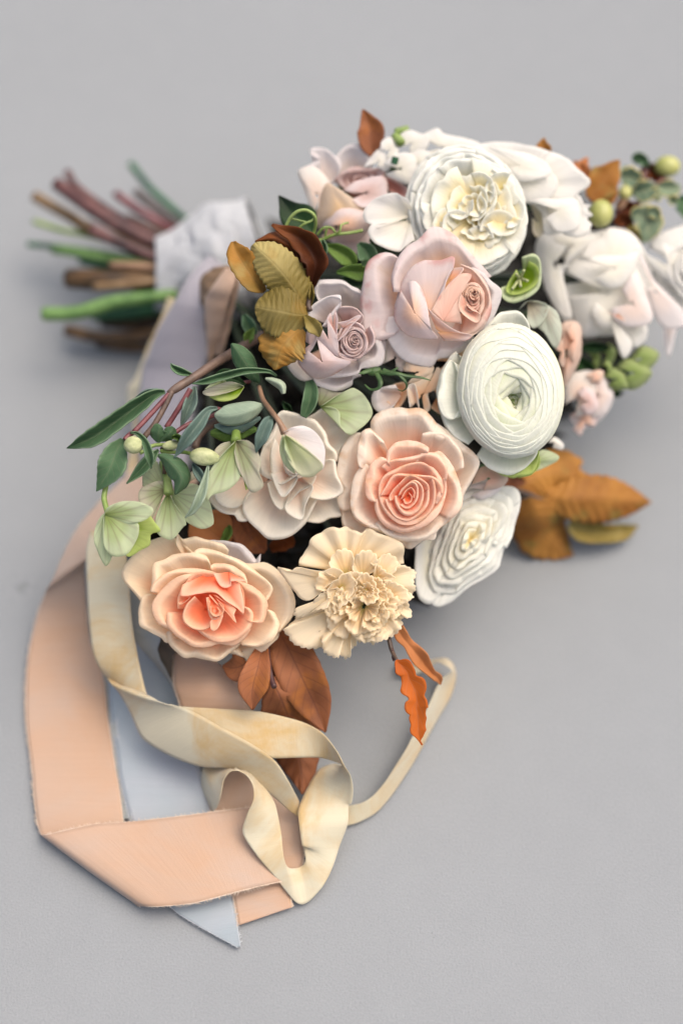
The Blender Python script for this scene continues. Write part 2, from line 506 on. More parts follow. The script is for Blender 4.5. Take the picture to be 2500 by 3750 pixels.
def ribbon_mat(name, a, b, rough=.55, sheen=.4, transl=.2, scale=18, lo=.35, hi=.7, wrinkle=.8):
    m, t, bs, out = nt(name)
    uvn = N(t, 'ShaderNodeUVMap')
    geo = N(t, 'ShaderNodeNewGeometry')
    nz = N(t, 'ShaderNodeTexNoise'); nz.inputs['Scale'].default_value = scale; nz.inputs['Detail'].default_value = 5; nz.inputs['Roughness'].default_value = .6; nz.inputs['Distortion'].default_value = 1.2
    t.links.new(geo.outputs['Position'], nz.inputs['Vector'])
    rp = N(t, 'ShaderNodeValToRGB'); e = rp.color_ramp.elements
    e[0].position = lo; e[0].color = a; e[1].position = hi; e[1].color = b
    t.links.new(nz.outputs[0], rp.inputs[0])
    # weave
    sc = N(t, 'ShaderNodeMapping'); t.links.new(uvn.outputs[0], sc.inputs[0]); sc.inputs['Scale'].default_value = (160, 160, 1)
    n2 = N(t, 'ShaderNodeTexNoise'); n2.inputs['Scale'].default_value = 1; n2.inputs['Detail'].default_value = 3
    t.links.new(sc.outputs[0], n2.inputs['Vector'])
    sc3 = N(t, 'ShaderNodeMapping'); t.links.new(uvn.outputs[0], sc3.inputs[0]); sc3.inputs['Scale'].default_value = (1.5, 60, 1)
    n3 = N(t, 'ShaderNodeTexNoise'); n3.inputs['Scale'].default_value = 1; n3.inputs['Detail'].default_value = 4
    t.links.new(sc3.outputs[0], n3.inputs['Vector'])
    wsum = math_node(t, 'ADD', math_node(t, 'MULTIPLY', n2.outputs[0], .6), math_node(t, 'MULTIPLY', n3.outputs[0], .4))
    hs = N(t, 'ShaderNodeHueSaturation'); t.links.new(rp.outputs[0], hs.inputs['Color'])
    t.links.new(math_node(t, 'ADD', .86, math_node(t, 'MULTIPLY', wsum, .28)), hs.inputs['Value'])
    col = hs.outputs[0]
    t.links.new(col, bs.inputs['Base Color'])
    bs.inputs['Roughness'].default_value = rough
    bs.inputs['Specular IOR Level'].default_value = .3
    bs.inputs['Sheen Weight'].default_value = sheen
    bs.inputs['Sheen Roughness'].default_value = .4
    bp = N(t, 'ShaderNodeBump'); bp.inputs['Strength'].default_value = wrinkle; bp.inputs['Distance'].default_value = .0006
    t.links.new(math_node(t, 'ADD', wsum, nz.outputs[0]), bp.inputs['Height']); t.links.new(bp.outputs[0], bs.inputs['Normal'])
    tr = N(t, 'ShaderNodeBsdfTranslucent'); t.links.new(col, tr.inputs['Color'])
    ms = N(t, 'ShaderNodeMixShader'); ms.inputs[0].default_value = transl
    t.links.new(bs.outputs[0], ms.inputs[1]); t.links.new(tr.outputs[0], ms.inputs[2]); t.links.new(ms.outputs[0], out.inputs['Surface'])
    return m

MT = {}
MT['peach'] = petal_mat('peach petal', rgb(248, 156, 114), rgb(251, 214, 188), rgb(249, 240, 228), deep=rgb(252, 148, 102), speck=rgb(240, 226, 196), bruise=rgb(216, 170, 110))
MT['peach2'] = petal_mat('warm peach petal', rgb(248, 160, 114), rgb(251, 214, 182), rgb(249, 236, 214), deep=rgb(252, 150, 100), speck=rgb(243, 225, 190))
MT['pale'] = petal_mat('pale peach petal', rgb(244, 208, 186), rgb(243, 228, 216), rgb(240, 236, 230), deep=rgb(245, 214, 194))
MT['blush'] = petal_mat('blush petal', rgb(242, 200, 140), rgb(243, 216, 194), rgb(238, 228, 226), deep=rgb(240, 194, 178), speck=rgb(238, 214, 178), bruise=rgb(214, 140, 130))
MT['mauve'] = petal_mat('mauve petal', rgb(212, 172, 156), rgb(226, 204, 198), rgb(233, 222, 221), deep=rgb(196, 140, 130), speck=rgb(232, 205, 178), bruise=rgb(190, 140, 110))
MT['white'] = petal_mat('white petal', rgb(248, 238, 176), rgb(246, 245, 230), rgb(243, 244, 239), deep=rgb(249, 228, 150), transl=.5)
MT['ranun'] = petal_mat('ivory petal', rgb(230, 232, 172), rgb(243, 244, 228), rgb(243, 245, 236), deep=rgb(206, 222, 140), transl=.5, p=(0, .25, .8))
MT['cream'] = petal_mat('cream petal', rgb(226, 214, 120), rgb(249, 232, 196), rgb(249, 238, 214), deep=rgb(250, 226, 186), streak=.12)
MT['helle'] = petal_mat('green white sepal', rgb(160, 180, 100), rgb(194, 208, 158), rgb(212, 222, 190), streak=.18, veins=rgb(140, 120, 105), deep=rgb(160, 185, 80))
MT['hellebuf'] = petal_mat('veined sepal', rgb(150, 150, 110), rgb(188, 196, 156), rgb(212, 210, 190), streak=.2, veins=rgb(120, 85, 90), deep=rgb(190, 200, 110))
MT['grnpetal'] = petal_mat('lime sepal', rgb(120, 150, 30), rgb(150, 180, 50), rgb(205, 220, 140), streak=.25, deep=rgb(140, 170, 40))
MT['pinkwhite'] = petal_mat('pale pink white petal', rgb(240, 222, 208), rgb(238, 228, 222), rgb(238, 234, 233), deep=rgb(240, 214, 196))
MT['creamwhite'] = petal_mat('cream blush petal', rgb(247, 216, 192), rgb(247, 234, 220), rgb(244, 240, 230), deep=rgb(247, 220, 198))
MT['coral'] = petal_mat('coral petal', rgb(240, 186, 164), rgb(240, 208, 188), rgb(238, 220, 206))

MT['hleaf'] = leaf_mat('hellebore leaf', rgb(48, 76, 50), rgb(80, 110, 78), rgb(120, 120, 95), nveins=7, vstr=.35, rim=rgb(110, 134, 104))
MT['gleaf'] = leaf_mat('grey green leaf', rgb(84, 106, 98), rgb(114, 134, 124), rgb(90, 85, 85), nveins=7, vstr=.4)
MT['paleleaf'] = leaf_mat('pale grey green leaf', rgb(134, 152, 132), rgb(160, 174, 152), rgb(180, 195, 170), nveins=7, vstr=.25)
MT['dleaf'] = leaf_mat('dark leaf', rgb(16, 34, 20), rgb(34, 62, 30), rgb(60, 85, 45), nveins=8, vstr=.3)
MT['lime'] = leaf_mat('bright green leaf', rgb(64, 92, 38), rgb(104, 130, 62), rgb(126, 150, 84), nveins=8, vstr=.3)
MT['olive'] = leaf_mat('olive beech leaf', rgb(116, 102, 50), rgb(160, 146, 92), rgb(172, 158, 104), nveins=13, vstr=.35, blotch=rgb(140, 112, 52))
MT['amber'] = leaf_mat('amber beech leaf', rgb(130, 84, 34), rgb(172, 122, 58), rgb(118, 80, 40), nveins=12, vstr=.4, blotch=rgb(116, 106, 52))
MT['brown'] = leaf_mat('brown beech leaf', rgb(112, 68, 44), rgb(146, 92, 60), rgb(84, 52, 44), nveins=8, vstr=.55, blotch=rgb(158, 98, 46))
MT['olamber'] = leaf_mat('olive amber beech leaf', rgb(124, 100, 50), rgb(156, 112, 48), rgb(120, 96, 46), nveins=12, vstr=.5, blotch=rgb(150, 136, 84))
MT['rust'] = leaf_mat('dark rust leaf', rgb(72, 34, 14), rgb(112, 60, 22), rgb(66, 34, 18), nveins=8, vstr=.4)
MT['orange'] = leaf_mat('bright orange leaf', rgb(166, 80, 20), rgb(182, 94, 32), rgb(168, 108, 74), nveins=7, vstr=.6)
MT['tanleaf'] = leaf_mat('tan orange leaf', rgb(172, 108, 62), rgb(188, 126, 80), rgb(160, 102, 66), nveins=9, vstr=.4)
MT['ivy'] = leaf_mat('variegated ivy leaf', rgb(84, 104, 84), rgb(120, 138, 112), rgb(180, 180, 140), nveins=4, rim=rgb(205, 190, 120), scale=60)
MT['berry'] = stem_mat('green berry', rgb(150, 155, 85), rgb(176, 176, 110), rough=.35)
MT['bud'] = stem_mat('pale green bud', rgb(142, 152, 104), rgb(178, 182, 138), rough=.7, scale=160)
MT['plum'] = stem_mat('plum stalk', rgb(88, 42, 48), rgb(124, 72, 74))
MT['purplebark'] = stem_mat('purple bark', rgb(48, 26, 28), rgb(104, 68, 64))
MT['greybark'] = stem_mat('grey brown bark', rgb(66, 52, 44), rgb(108, 88, 76))
MT['tanbark'] = stem_mat('tan bark', rgb(96, 72, 40), rgb(136, 112, 82))
MT['brownbark'] = stem_mat('brown bark', rgb(46, 34, 20), rgb(96, 70, 38))
MT['green'] = stem_mat('green stalk', rgb(62, 98, 44), rgb(104, 138, 76))
MT['dgreen'] = stem_mat('deep green stalk', rgb(22, 66, 46), rgb(50, 100, 60))
MT['limest'] = stem_mat('lime stalk', rgb(104, 128, 56), rgb(140, 160, 92))
MT['blushst'] = stem_mat('pinkish stalk', rgb(112, 86, 66), rgb(158, 126, 100))
MT['dark'] = stem_mat('dark core', rgb(14, 18, 12), rgb(24, 28, 16), rough=.9)
MT['white_cloth'] = ribbon_mat('white silk', rgb(200, 204, 208), rgb(210, 214, 218))
MT['lilac_cloth'] = ribbon_mat('lilac grey silk', rgb(162, 159, 168), rgb(176, 174, 182))
MT['blue_cloth'] = ribbon_mat('pale blue silk', rgb(164, 176, 184), rgb(178, 182, 190), scale=12)
MT['peach_cloth'] = ribbon_mat('peach silk', rgb(197, 163, 136), rgb(190, 172, 159), scale=11)
MT['cream_cloth'] = ribbon_mat('cream tea stained silk', rgb(208, 180, 128), rgb(214, 207, 182), scale=20, lo=.34, hi=.56)
MT['grey_cloth'] = ribbon_mat('pale grey silk', rgb(160, 168, 168), rgb(176, 182, 182))
MT['fray'] = ribbon_mat('frayed thread', rgb(222, 202, 180), rgb(230, 216, 200), sheen=.6, transl=.4)
MT['frayb'] = ribbon_mat('frayed grey thread', rgb(196, 202, 208), rgb(210, 214, 218), sheen=.6, transl=.4)

# ------------------------------------------------------------------ ground
def ground():
    m, t, bs, out = nt('pale grey painted floor')
    geo = N(t, 'ShaderNodeNewGeometry')
    n1 = N(t, 'ShaderNodeTexNoise'); n1.inputs['Scale'].default_value = 3.5; n1.inputs['Detail'].default_value = 4
    n2 = N(t, 'ShaderNodeTexNoise'); n2.inputs['Scale'].default_value = 900; n2.inputs['Detail'].default_value = 2
    n3 = N(t, 'ShaderNodeTexVoronoi'); n3.inputs['Scale'].default_value = 120
    n4 = N(t, 'ShaderNodeTexNoise'); n4.inputs['Scale'].default_value = 60; n4.inputs['Detail'].default_value = 5
    for n in (n1, n2, n3, n4): t.links.new(geo.outputs['Position'], n.inputs['Vector'])
    v = math_node(t, 'ADD', math_node(t, 'MULTIPLY', n1.outputs[0], .16), math_node(t, 'MULTIPLY', n2.outputs[0], .24))
    v = math_node(t, 'ADD', v, math_node(t, 'MULTIPLY', n4.outputs[0], .07))
    v = math_node(t, 'ADD', v, .77)
    spots = math_node(t, 'SUBTRACT', 1.0, math_node(t, 'MULTIPLY', n3.outputs['Distance'], 14.0), True)
    gate = math_node(t, 'GREATER_THAN', n4.outputs[0], .60)
    v = math_node(t, 'SUBTRACT', v, math_node(t, 'MULTIPLY', math_node(t, 'MULTIPLY', spots, gate), .22))
    sm = PZ(95, 2150, 0)
    vm = N(t, 'ShaderNodeVectorMath', operation='DISTANCE'); t.links.new(geo.outputs['Position'], vm.inputs[0]); vm.inputs[1].default_value = tuple(sm)
    n5 = N(t, 'ShaderNodeTexNoise'); n5.inputs['Scale'].default_value = 170; t.links.new(geo.outputs['Position'], n5.inputs['Vector'])
    near = math_node(t, 'SUBTRACT', 1.0, math_node(t, 'MULTIPLY', vm.outputs['Value'], 70.0), True)
    sp = math_node(t, 'MULTIPLY', math_node(t, 'SUBTRACT', n5.outputs[0], .5, True), 6.0, True)
    v = math_node(t, 'SUBTRACT', v, math_node(t, 'MULTIPLY', math_node(t, 'MULTIPLY', near, sp), .25))
    hs = N(t, 'ShaderNodeHueSaturation'); hs.inputs['Color'].default_value = GROUND_COL
    t.links.new(v, hs.inputs['Value']); t.links.new(hs.outputs[0], bs.inputs['Base Color'])
    bs.inputs['Roughness'].default_value = .75
    bs.inputs['Specular IOR Level'].default_value = .2
    bp = N(t, 'ShaderNodeBump'); bp.inputs['Strength'].default_value = .5; bp.inputs['Distance'].default_value = .0006
    t.links.new(n2.outputs[0], bp.inputs['Height']); t.links.new(bp.outputs[0], bs.inputs['Normal'])
    me = bpy.data.meshes.new('ground')
    me.from_pydata([(-40, -40, 0), (40, -40, 0), (40, 60, 0), (-40, 60, 0)], [], [(0, 1, 2, 3)])
    me.materials.append(m)
    o = bpy.data.objects.new('ground', me); SC.collection.objects.link(o); o['kind'] = 'structure'
GROUND_COL = (.231, .248, .261, 1)
ground()

# ------------------------------------------------------------------ ribbons
def sec(c, xl, yl, zl, xr, yr, zr):
    (a, b), (e, f) = cx(c, [(xl, yl), (xr, yr)])
    return (a, b, zl, e, f, zr)

def ribbon(name, secs, mat, label=None, cat='ribbon', group=None, parent=None, n=120, nc=15, bow=0.0, fray=None, wob=.5, ripple=0, wrap=None):
    SEED[0] += 1
    sd = SEED[0]
    S = np.array(secs, float)
    ctr = (S[:, :2] + S[:, 3:5]) / 2
    cum = np.concatenate(([0], np.cumsum(np.maximum(np.linalg.norm(np.diff(ctr, axis=0), axis=1), 25) ** .8)))
    cum /= cum[-1]
    Qs = np.vstack((2 * S[0] - S[1], S, 2 * S[-1] - S[-2]))
    rows = []
    for u in np.linspace(0, 1, n):
        i = min(max(np.searchsorted(cum, u) - 1, 0), len(S) - 2)
        t = (u - cum[i]) / (cum[i + 1] - cum[i])
        a, b, c_, d = Qs[i], Qs[i + 1], Qs[i + 2], Qs[i + 3]
        # softened Catmull-Rom keeps folds crisp
        k = .42
        m1, m2 = (c_ - a) * k, (d - b) * k
        t2, t3 = t * t, t ** 3
        rows.append((2 * t3 - 3 * t2 + 1) * b + (t3 - 2 * t2 + t) * m1 + (-2 * t3 + 3 * t2) * c_ + (t3 - t2) * m2)
    R = np.array(rows)
    Lw = np.array([PZ(r[0], r[1], max(r[2], 1.5)) for r in R]); Rw = np.array([PZ(r[3], r[4], max(r[5], 1.5)) for r in R])
    w1 = wave(n, sd, 2, 9) * wob * .001; w2 = wave(n, sd + 1, 2, 9) * wob * .001
    V = []; uv = []
    arc = np.concatenate(([0], np.cumsum(np.linalg.norm(np.diff((Lw + Rw) / 2, axis=0), axis=1))))
    for i in range(n):
        ed = Rw[i] - Lw[i]
        tn = (Lw + Rw)[min(i + 1, n - 1)] - (Lw + Rw)[max(i - 1, 0)]
        nn = np.cross(ed, tn); nn /= (np.linalg.norm(nn) + 1e-12)
        if nn @ FWD > 0: nn = -nn
        for j in range(nc):
            q = j / (nc - 1)
            p = Lw[i] * (1 - q) + Rw[i] * q
            h = bow * .001 * (1 - (2 * q - 1) ** 2) * min(1, np.linalg.norm(ed) / .03)
            h += (w1[i] * (1 - q) + w2[i] * q)
            if ripple: h += ripple * .001 * math.sin(q * 9 + 2.2 * w1[i] * 1000) * .5
            V.append(p + nn * h)
            uv.append((q * .6, arc[i] * 20))
    V = np.array(V)
    o = mesh_obj(name, V, grid_faces(n, nc), mat, parent, uv, thick=.0003)
    if label: tag(o, label, cat, group)
    if fray:
        for side in (0, nc - 1):
            inner = 1 if side == 0 else nc - 2
            Vf, Ff = [], []
            r = random.Random(sd + side)
            base = V.reshape(n, nc, 3)
            fine = 420
            ii = np.linspace(0, n - 1.001, fine)
            E0 = np.array([base[int(k), side] * (1 - k % 1) + base[int(k) + 1, side] * (k % 1) for k in ii])
            E1 = np.array([base[int(k), inner] * (1 - k % 1) + base[int(k) + 1, inner] * (k % 1) for k in ii])
            dr = E0 - E1; dr /= np.linalg.norm(dr, axis=1)[:, None] + 1e-9
            tg = np.gradient(E0, axis=0); tg /= np.linalg.norm(tg, axis=1)[:, None] + 1e-9
            up = np.array((0, 0, .00028))
            # loose weft: a soft narrow band and single threads poking out
            for k in range(fine):
                w = fray * .001 * (.02 + .18 * abs(math.sin(k * .13 + sd)) * r.random() + .3 * r.random() ** 2)
                Vf += [E0[k] - dr[k] * .0003 + up, E0[k] + dr[k] * w + up * r.uniform(-.4, 1.6)]
                if k: Ff.append((2 * k - 2, 2 * k - 1, 2 * k + 1, 2 * k))
            for k in range(fine):
                if r.random() < .8:
                    L = fray * .001 * r.uniform(.5, 2.3); q = r.uniform(-.9, .9)
                    d1 = dr[k] + tg[k] * q; b0 = len(Vf); wd = tg[k] * .00011
                    P0 = E0[k] + up * r.uniform(-.5, 1); P1 = P0 + d1 * L * .6 + up * r.uniform(-.5, 2); P2 = P0 + (d1 + tg[k] * r.uniform(-.7, .7)) * L
                    Vf += [P0 - wd, P0 + wd, P1 - wd, P1 + wd, P2]
                    Ff += [(b0, b0 + 1, b0 + 3, b0 + 2), (b0 + 2, b0 + 3, b0 + 4)]
            par = parent or o
            if parent is None:
                bpy.context.view_layer.update()
            f = mesh_obj('frayed_edge', np.array(Vf), Ff, MT['frayb'] if 'blue' in name or 'grey' in name or mat in (MT['blue_cloth'], MT['grey_cloth'], MT['lilac_cloth']) else MT['fray'], par, None, smooth=False)
    return o

G1 = 'silk ribbons trailing from the bouquet'
# peach band: down the left, folded at the lower left corner, then across to the right
ribbon('peach_ribbon', [
    sec('G', 760, 1060, 34, 1180, 1240, 40), sec('N', 560, 150, 36, 820, 330, 44), sec('N', 420, 330, 40, 660, 410, 52),
    sec('N', 318, 545, 38, 530, 455, 54), sec('N', 282, 625, 33, 482, 478, 50), sec('N', 262, 665, 26, 484, 510, 40), sec('N', 215, 780, 16, 497, 740, 20),
    sec('N', 172, 960, 8, 520, 950, 9), sec('N', 150, 1150, 4, 590, 1130, 6), sec('N', 150, 1400, 3, 622, 1400, 4), sec('N', 185, 1700, 3, 668, 1700, 4),
    sec('P', 95, 260, 3, 505, 250, 4), sec('P', 112, 400, 3, 540, 520, 4), sec('P', 130, 462, 4, 592, 790, 4),
    sec('P', 137, 470, 8, 602, 810, 5), sec('P', 165, 466, 11, 625, 812, 9), sec('P', 250, 446, 12, 690, 812, 11), sec('P', 400, 415, 12, 790, 806, 11),
    sec('P', 560, 405, 12, 880, 795, 11), sec('P', 800, 378, 13, 1010, 760, 11), sec('P', 1000, 352, 13, 1120, 730, 10), sec('P', 1190, 328, 12, 1290, 690, 9)],
    MT['peach_cloth'], 'wide frayed peach silk ribbon folded back on itself at the lower left', group=G1, n=190, nc=19, bow=0.6, fray=.9, wob=.8)
ribbon('peach_ribbon', [
    sec('O', 640, 780, 12, 1000, 780, 10), sec('P', 940, 200, 8, 1290, 230, 8), sec('P', 950, 380, 5, 1370, 400, 6), sec('P', 1010, 600, 3.5, 1385, 600, 6), sec('P', 1050, 760, 3, 1325, 720, 5),
    sec('P', 1074, 903, 3, 1332, 815, 4)],
    MT['peach_cloth'], 'cut end of a peach ribbon poking out below the cream loop', group=G1, fray=.6, n=80)
ribbon('peach_ribbon', [
    sec('O', 450, 60, 24, 620, 60, 30), sec('O', 452, 170, 28, 700, 200, 36), sec('O', 447, 300, 32, 830, 300, 40), sec('O', 465, 380, 32, 840, 390, 40), sec('O', 490, 450, 30, 890, 476, 36), sec('O', 560, 560, 24, 960, 580, 28)],
    MT['peach_cloth'], 'short stretch of peach ribbon between the lower left peach rose and the brown leaves', group=G1, fray=.6, n=70, bow=2.5)
# pale blue silk lying flat, with its pointed end below
ribbon('blue_ribbon', [
    sec('N', 740, 860, 14, 960, 860, 20), sec('N', 680, 1020, 8, 1000, 1150, 14), sec('N', 628, 1180, 5, 1045, 1320, 10), sec('N', 640, 1400, 3, 1090, 1500, 8), sec('N', 672, 1600, 3, 1140, 1660, 7),
    sec('N', 695, 1760, 3, 1175, 1790, 6), sec('P', 560, 405, 3, 938, 350, 5), sec('P', 640, 600, 3, 1000, 560, 4), sec('P', 740, 800, 3, 1045, 750, 3), sec('P', 850, 885, 3, 1062, 850, 3), sec('P', 1070, 1008, 3, 1085, 1003, 3)],
    MT['blue_cloth'], 'wide pale blue grey ribbon lying flat, its pointed end sticking out at the bottom', group=G1, n=150, fray=.7, bow=.3)
ribbon('blue_ribbon', [
    sec('N', 580, 1090, 6, 690, 1090, 6), sec('N', 600, 1250, 2, 665, 1250, 3), sec('N', 625, 1450, 2, 672, 1440, 3), sec('N', 655, 1640, 2, 690, 1620, 3), sec('N', 690, 1800, 2, 730, 1800, 3), sec('N', 708, 1960, 2, 760, 1960, 3)],
    MT['grey_cloth'], 'thin crumpled strip of grey silk showing between the peach band and the blue band', group=G1, n=90, fray=.8, wob=.9)
ribbon('grey_ribbon', [
    sec('N', 745, 640, 44, 860, 700, 52), sec('N', 752, 850, 40, 900, 850, 48), sec('N', 790, 950, 34, 915, 930, 48), sec('N', 880, 1060, 28, 905, 1000, 42), sec('N', 950, 1140, 22, 935, 1080, 36), sec('N', 1010, 1235, 18, 1004, 1200, 30)],
    MT['grey_cloth'], 'narrow pale grey ribbon curling down from beneath the lower left peach rose', group=G1, n=70, fray=.4)
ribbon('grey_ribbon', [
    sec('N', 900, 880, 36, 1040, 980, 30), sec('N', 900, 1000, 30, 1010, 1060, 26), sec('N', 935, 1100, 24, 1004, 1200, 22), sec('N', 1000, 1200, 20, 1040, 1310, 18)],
    stem_mat('shaded grey silk', rgb(92, 86, 76), rgb(104, 98, 90), rough=.7), 'shade-darkened grey ribbon fold between the pale grey ribbon and the short peach one', group=G1, n=40)  # silk colour darkened to stand for the shade on this fold
# cream ribbon: down, twisted, across, and looped back on itself
ribbon('cream_ribbon', [
    sec('N', 520, 300, 66, 700, 340, 66), sec('N', 494, 420, 64, 722, 430, 64), sec('N', 498, 600, 58, 742, 600, 60), sec('N', 508, 800, 50, 755, 820, 54), sec('N', 530, 990, 42, 785, 990, 46), sec('N', 565, 1085, 36, 815, 1130, 40),
    sec('N', 605, 1140, 30, 850, 1262, 36), sec('N', 640, 1185, 34, 905, 1280, 44), sec('N', 690, 1240, 26, 985, 1306, 46), sec('O', 200, 480, 22, 440, 440, 46),
    sec('O', 275, 635, 22, 560, 485, 46), sec('O', 430, 735, 24, 700, 560, 48), sec('O', 600, 798, 26, 830, 632, 48), sec('O', 770, 812, 28, 950, 705, 46), sec('O', 870, 845, 28, 1040, 772, 42),
    sec('O', 1000, 950, 24, 1105, 872, 34), sec('O', 1100, 1040, 18, 1150, 960, 24), sec('O', 1165, 1088, 12, 1170, 1000, 16)],
    MT['cream_cloth'], 'long cream ribbon twisting at the left and sweeping across in front of the other ribbons', group=G1, n=190, bow=1.2, wob=.4)
ribbon('cream_ribbon', [
    sec('O', 380, 500, 34, 360, 440, 38), sec('O', 560, 620, 34, 500, 452, 40), sec('O', 800, 730, 34, 700, 464, 42), sec('O', 1010, 748, 34, 950, 482, 42), sec('O', 1180, 745, 34, 1180, 538, 42), sec('O', 1290, 746, 32, 1300, 604, 44), sec('O', 1380, 768, 30, 1380, 705, 44),
    sec('O', 1418, 788, 28, 1425, 790, 42), sec('O', 1370, 780, 18, 1462, 850, 34), sec('O', 1280, 815, 14, 1478, 930, 28), sec('O', 1215, 920, 14, 1470, 1005, 22), sec('O', 1165, 1040, 18, 1452, 1025, 20),
    sec('O', 1168, 1130, 20, 1446, 1130, 18), sec('O', 1185, 1250, 16, 1400, 1254, 12), sec('P', 1385, 520, 13, 1525, 625, 9), sec('P', 1396, 592, 11, 1478, 715, 6), sec('P', 1368, 624, 9, 1405, 792, 3),
    sec('P', 1315, 626, 12, 1348, 790, 5), sec('P', 1294, 585, 14, 1245, 665, 10), sec('P', 1286, 525, 16, 1165, 570, 15), sec('P', 1280, 460, 18, 1096, 460, 20),
    sec('P', 1250, 320, 24, 1115, 375, 28), sec('P', 1200, 240, 26, 1148, 300, 34), sec('P', 1140, 175, 28, 1146, 235, 36), sec('P', 1070, 150, 32, 1110, 178, 36),
    sec('P', 1050, 150, 30, 1050, 160, 36), sec('P', 980, 150, 16, 1010, 200, 32), sec('P', 905, 150, 12, 992, 280, 24), sec('P', 900, 240, 6, 975, 330, 16), sec('P', 940, 345, 3, 955, 358, 10)],
    MT['cream_cloth'], 'cream ribbon looping to a point near the bottom and arching back over peach silk', group=G1, n=260, bow=.8, wob=.3)
ribbon('cream_ribbon', [
    sec('Q', 300, 1700, 5, 300, 1850, 3), sec('Q', 392, 1684, 7, 392, 1845, 3), sec('Q', 500, 1662, 9, 490, 1815, 3), sec('Q', 590, 1608, 10, 620, 1740, 3), sec('Q', 690, 1495, 12, 740, 1610, 3),
    sec('Q', 790, 1345, 15, 880, 1400, 3), sec('Q', 880, 1195, 17, 1000, 1200, 3), sec('Q', 970, 1020, 19, 1120, 980, 3), sec('Q', 1050, 860, 21, 1220, 815, 3), sec('Q', 1120, 715, 24, 1262, 700, 3), sec('Q', 1190, 620, 26, 1275, 610, 6),
    sec('Q', 1240, 585, 27, 1262, 545, 10), sec('Q', 1225, 560, 26, 1235, 500, 14), sec('Q', 1190, 535, 24, 1190, 472, 16), sec('Q', 1130, 505, 18, 1120, 480, 12), sec('Q', 1060, 530, 14, 1040, 500, 8), sec('Q', 960, 600, 8, 900, 530, 4), sec('Q', 800, 590, 6, 780, 520, 3)],
    MT['cream_cloth'], 'narrow cream ribbon standing on edge in a wide loop on the floor at right', group=G1, n=170, wob=.2)

# ------------------------------------------------------------------ stems and binding
BIND = PZ(760, 980, 52)
ST = [  # polyline in the stem crop with heights, radius (crop px), material, label
    ([(362, 300, 66), (600, 470, 66), (850, 615, 62), (1180, 760, 56)], 40, 'purplebark', 'thick dark purple stem end, longest of the upper stems'),
    ([(430, 225, 60), (500, 330, 60), (780, 520, 55), (1180, 700, 50)], 24, 'purplebark', 'thin brown purple stem end just behind the thick dark purple one'),
    ([(222, 380, 50), (450, 510, 48), (620, 610, 46), (1150, 780, 44)], 34, 'tanbark', 'tan stem end cut square at the upper left'),
    ([(215, 540, 44), (400, 598, 44), (600, 640, 42), (1150, 800, 40)], 17, 'limest', 'thin lime green stem end between the tan stem and the dark green one'),
    ([(578, 590, 70), (800, 690, 66), (1150, 830, 60)], 34, 'purplebark', 'mauve brown stem end lying over the middle of the bunch'),
    ([(180, 685, 30), (330, 700, 32), (700, 745, 36), (1150, 820, 40)], 18, 'dgreen', 'thin dark bluish green stem end reaching farthest left'),
    ([(338, 715, 40), (500, 740, 42), (800, 800, 44), (1150, 850, 44)], 30, 'green', 'light green stem end just below the dark bluish green one'),
    ([(436, 905, 44), (700, 915, 50), (1150, 900, 50)], 58, 'brownbark', 'stout brown woody stem end in the middle of the bunch'),
    ([(600, 960, 52), (850, 940, 58), (1150, 900, 56)], 24, 'tanbark', 'ochre stem lying on the stout brown one'),
    ([(275, 1132, 46), (500, 1122, 48), (740, 1055, 52), (1130, 1005, 56)], 40, 'green', 'thick bright green stem end, widest and lowest green one'),
    ([(600, 1120, 22), (850, 1110, 26), (1130, 1060, 34)], 52, 'dgreen', 'dark green stem in the shade under the bright green one'),
    ([(420, 1235, 16), (700, 1285, 16), (1120, 1230, 26)], 36, 'brownbark', 'brown stem end lowest in the bunch near the floor'),
    ([(620, 1320, 8), (900, 1340, 9), (1120, 1270, 14)], 28, 'brownbark', 'dark brown stem resting on the floor under the ribbon'),
    ([(738, 365, 48), (880, 465, 48), (1200, 650, 48)], 25, 'plum', 'wine red stem end at the upper edge of the bunch'),
    ([(835, 175, 46), (950, 320, 48), (1080, 440, 50), (1260, 590, 52)], 22, 'dgreen', 'slim green stem end pointing up, rightmost of the bunch'),
    ([(870, 355, 36), (1000, 460, 40), (1220, 620, 42)], 26, 'greybark', 'grey brown stem end just below the slim green one'),
    ([(700, 820, 58), (900, 825, 58), (1150, 850, 58)], 24, 'blushst', 'pinkish brown stem above the stout brown one'),
    ([(640, 490, 34), (900, 620, 38), (1200, 700, 44)], 30, 'greybark', 'grey stem deep behind the purple ones'),
    ([(520, 780, 30), (800, 850, 34), (1150, 880, 40)], 34, 'dgreen', 'shaded green stem between the light green and brown ones'),
    ([(560, 560, 30), (850, 700, 34), (1200, 800, 40)], 28, 'purplebark', 'dark stem in the shade between the tan and the mauve ones'),
    ([(760, 900, 26), (950, 980, 30), (1150, 950, 36)], 34, 'dgreen', 'dark green stem hidden behind the ochre one'),
    ([(820, 520, 40), (1000, 600, 44), (1250, 680, 50)], 28, 'greybark', 'grey brown stem below the wine red one'),
    ([(650, 1180, 10), (900, 1190, 14), (1150, 1120, 26)], 36, 'brownbark', 'brown stem between the bright green stem and the floor'),
]
for pts, r, mat, lab in ST:
    P3 = [PZ(*cx('A', [(p[0], p[1])])[0], p[2]) for p in pts]
    o = tube('cut_stem', P3, [r * .574 * .00018] * (len(pts) - 1) + [r * .574 * .00014], MT[mat], sides=14)
    tag(o, lab, 'flower stem', 'cut stem ends of the bouquet')
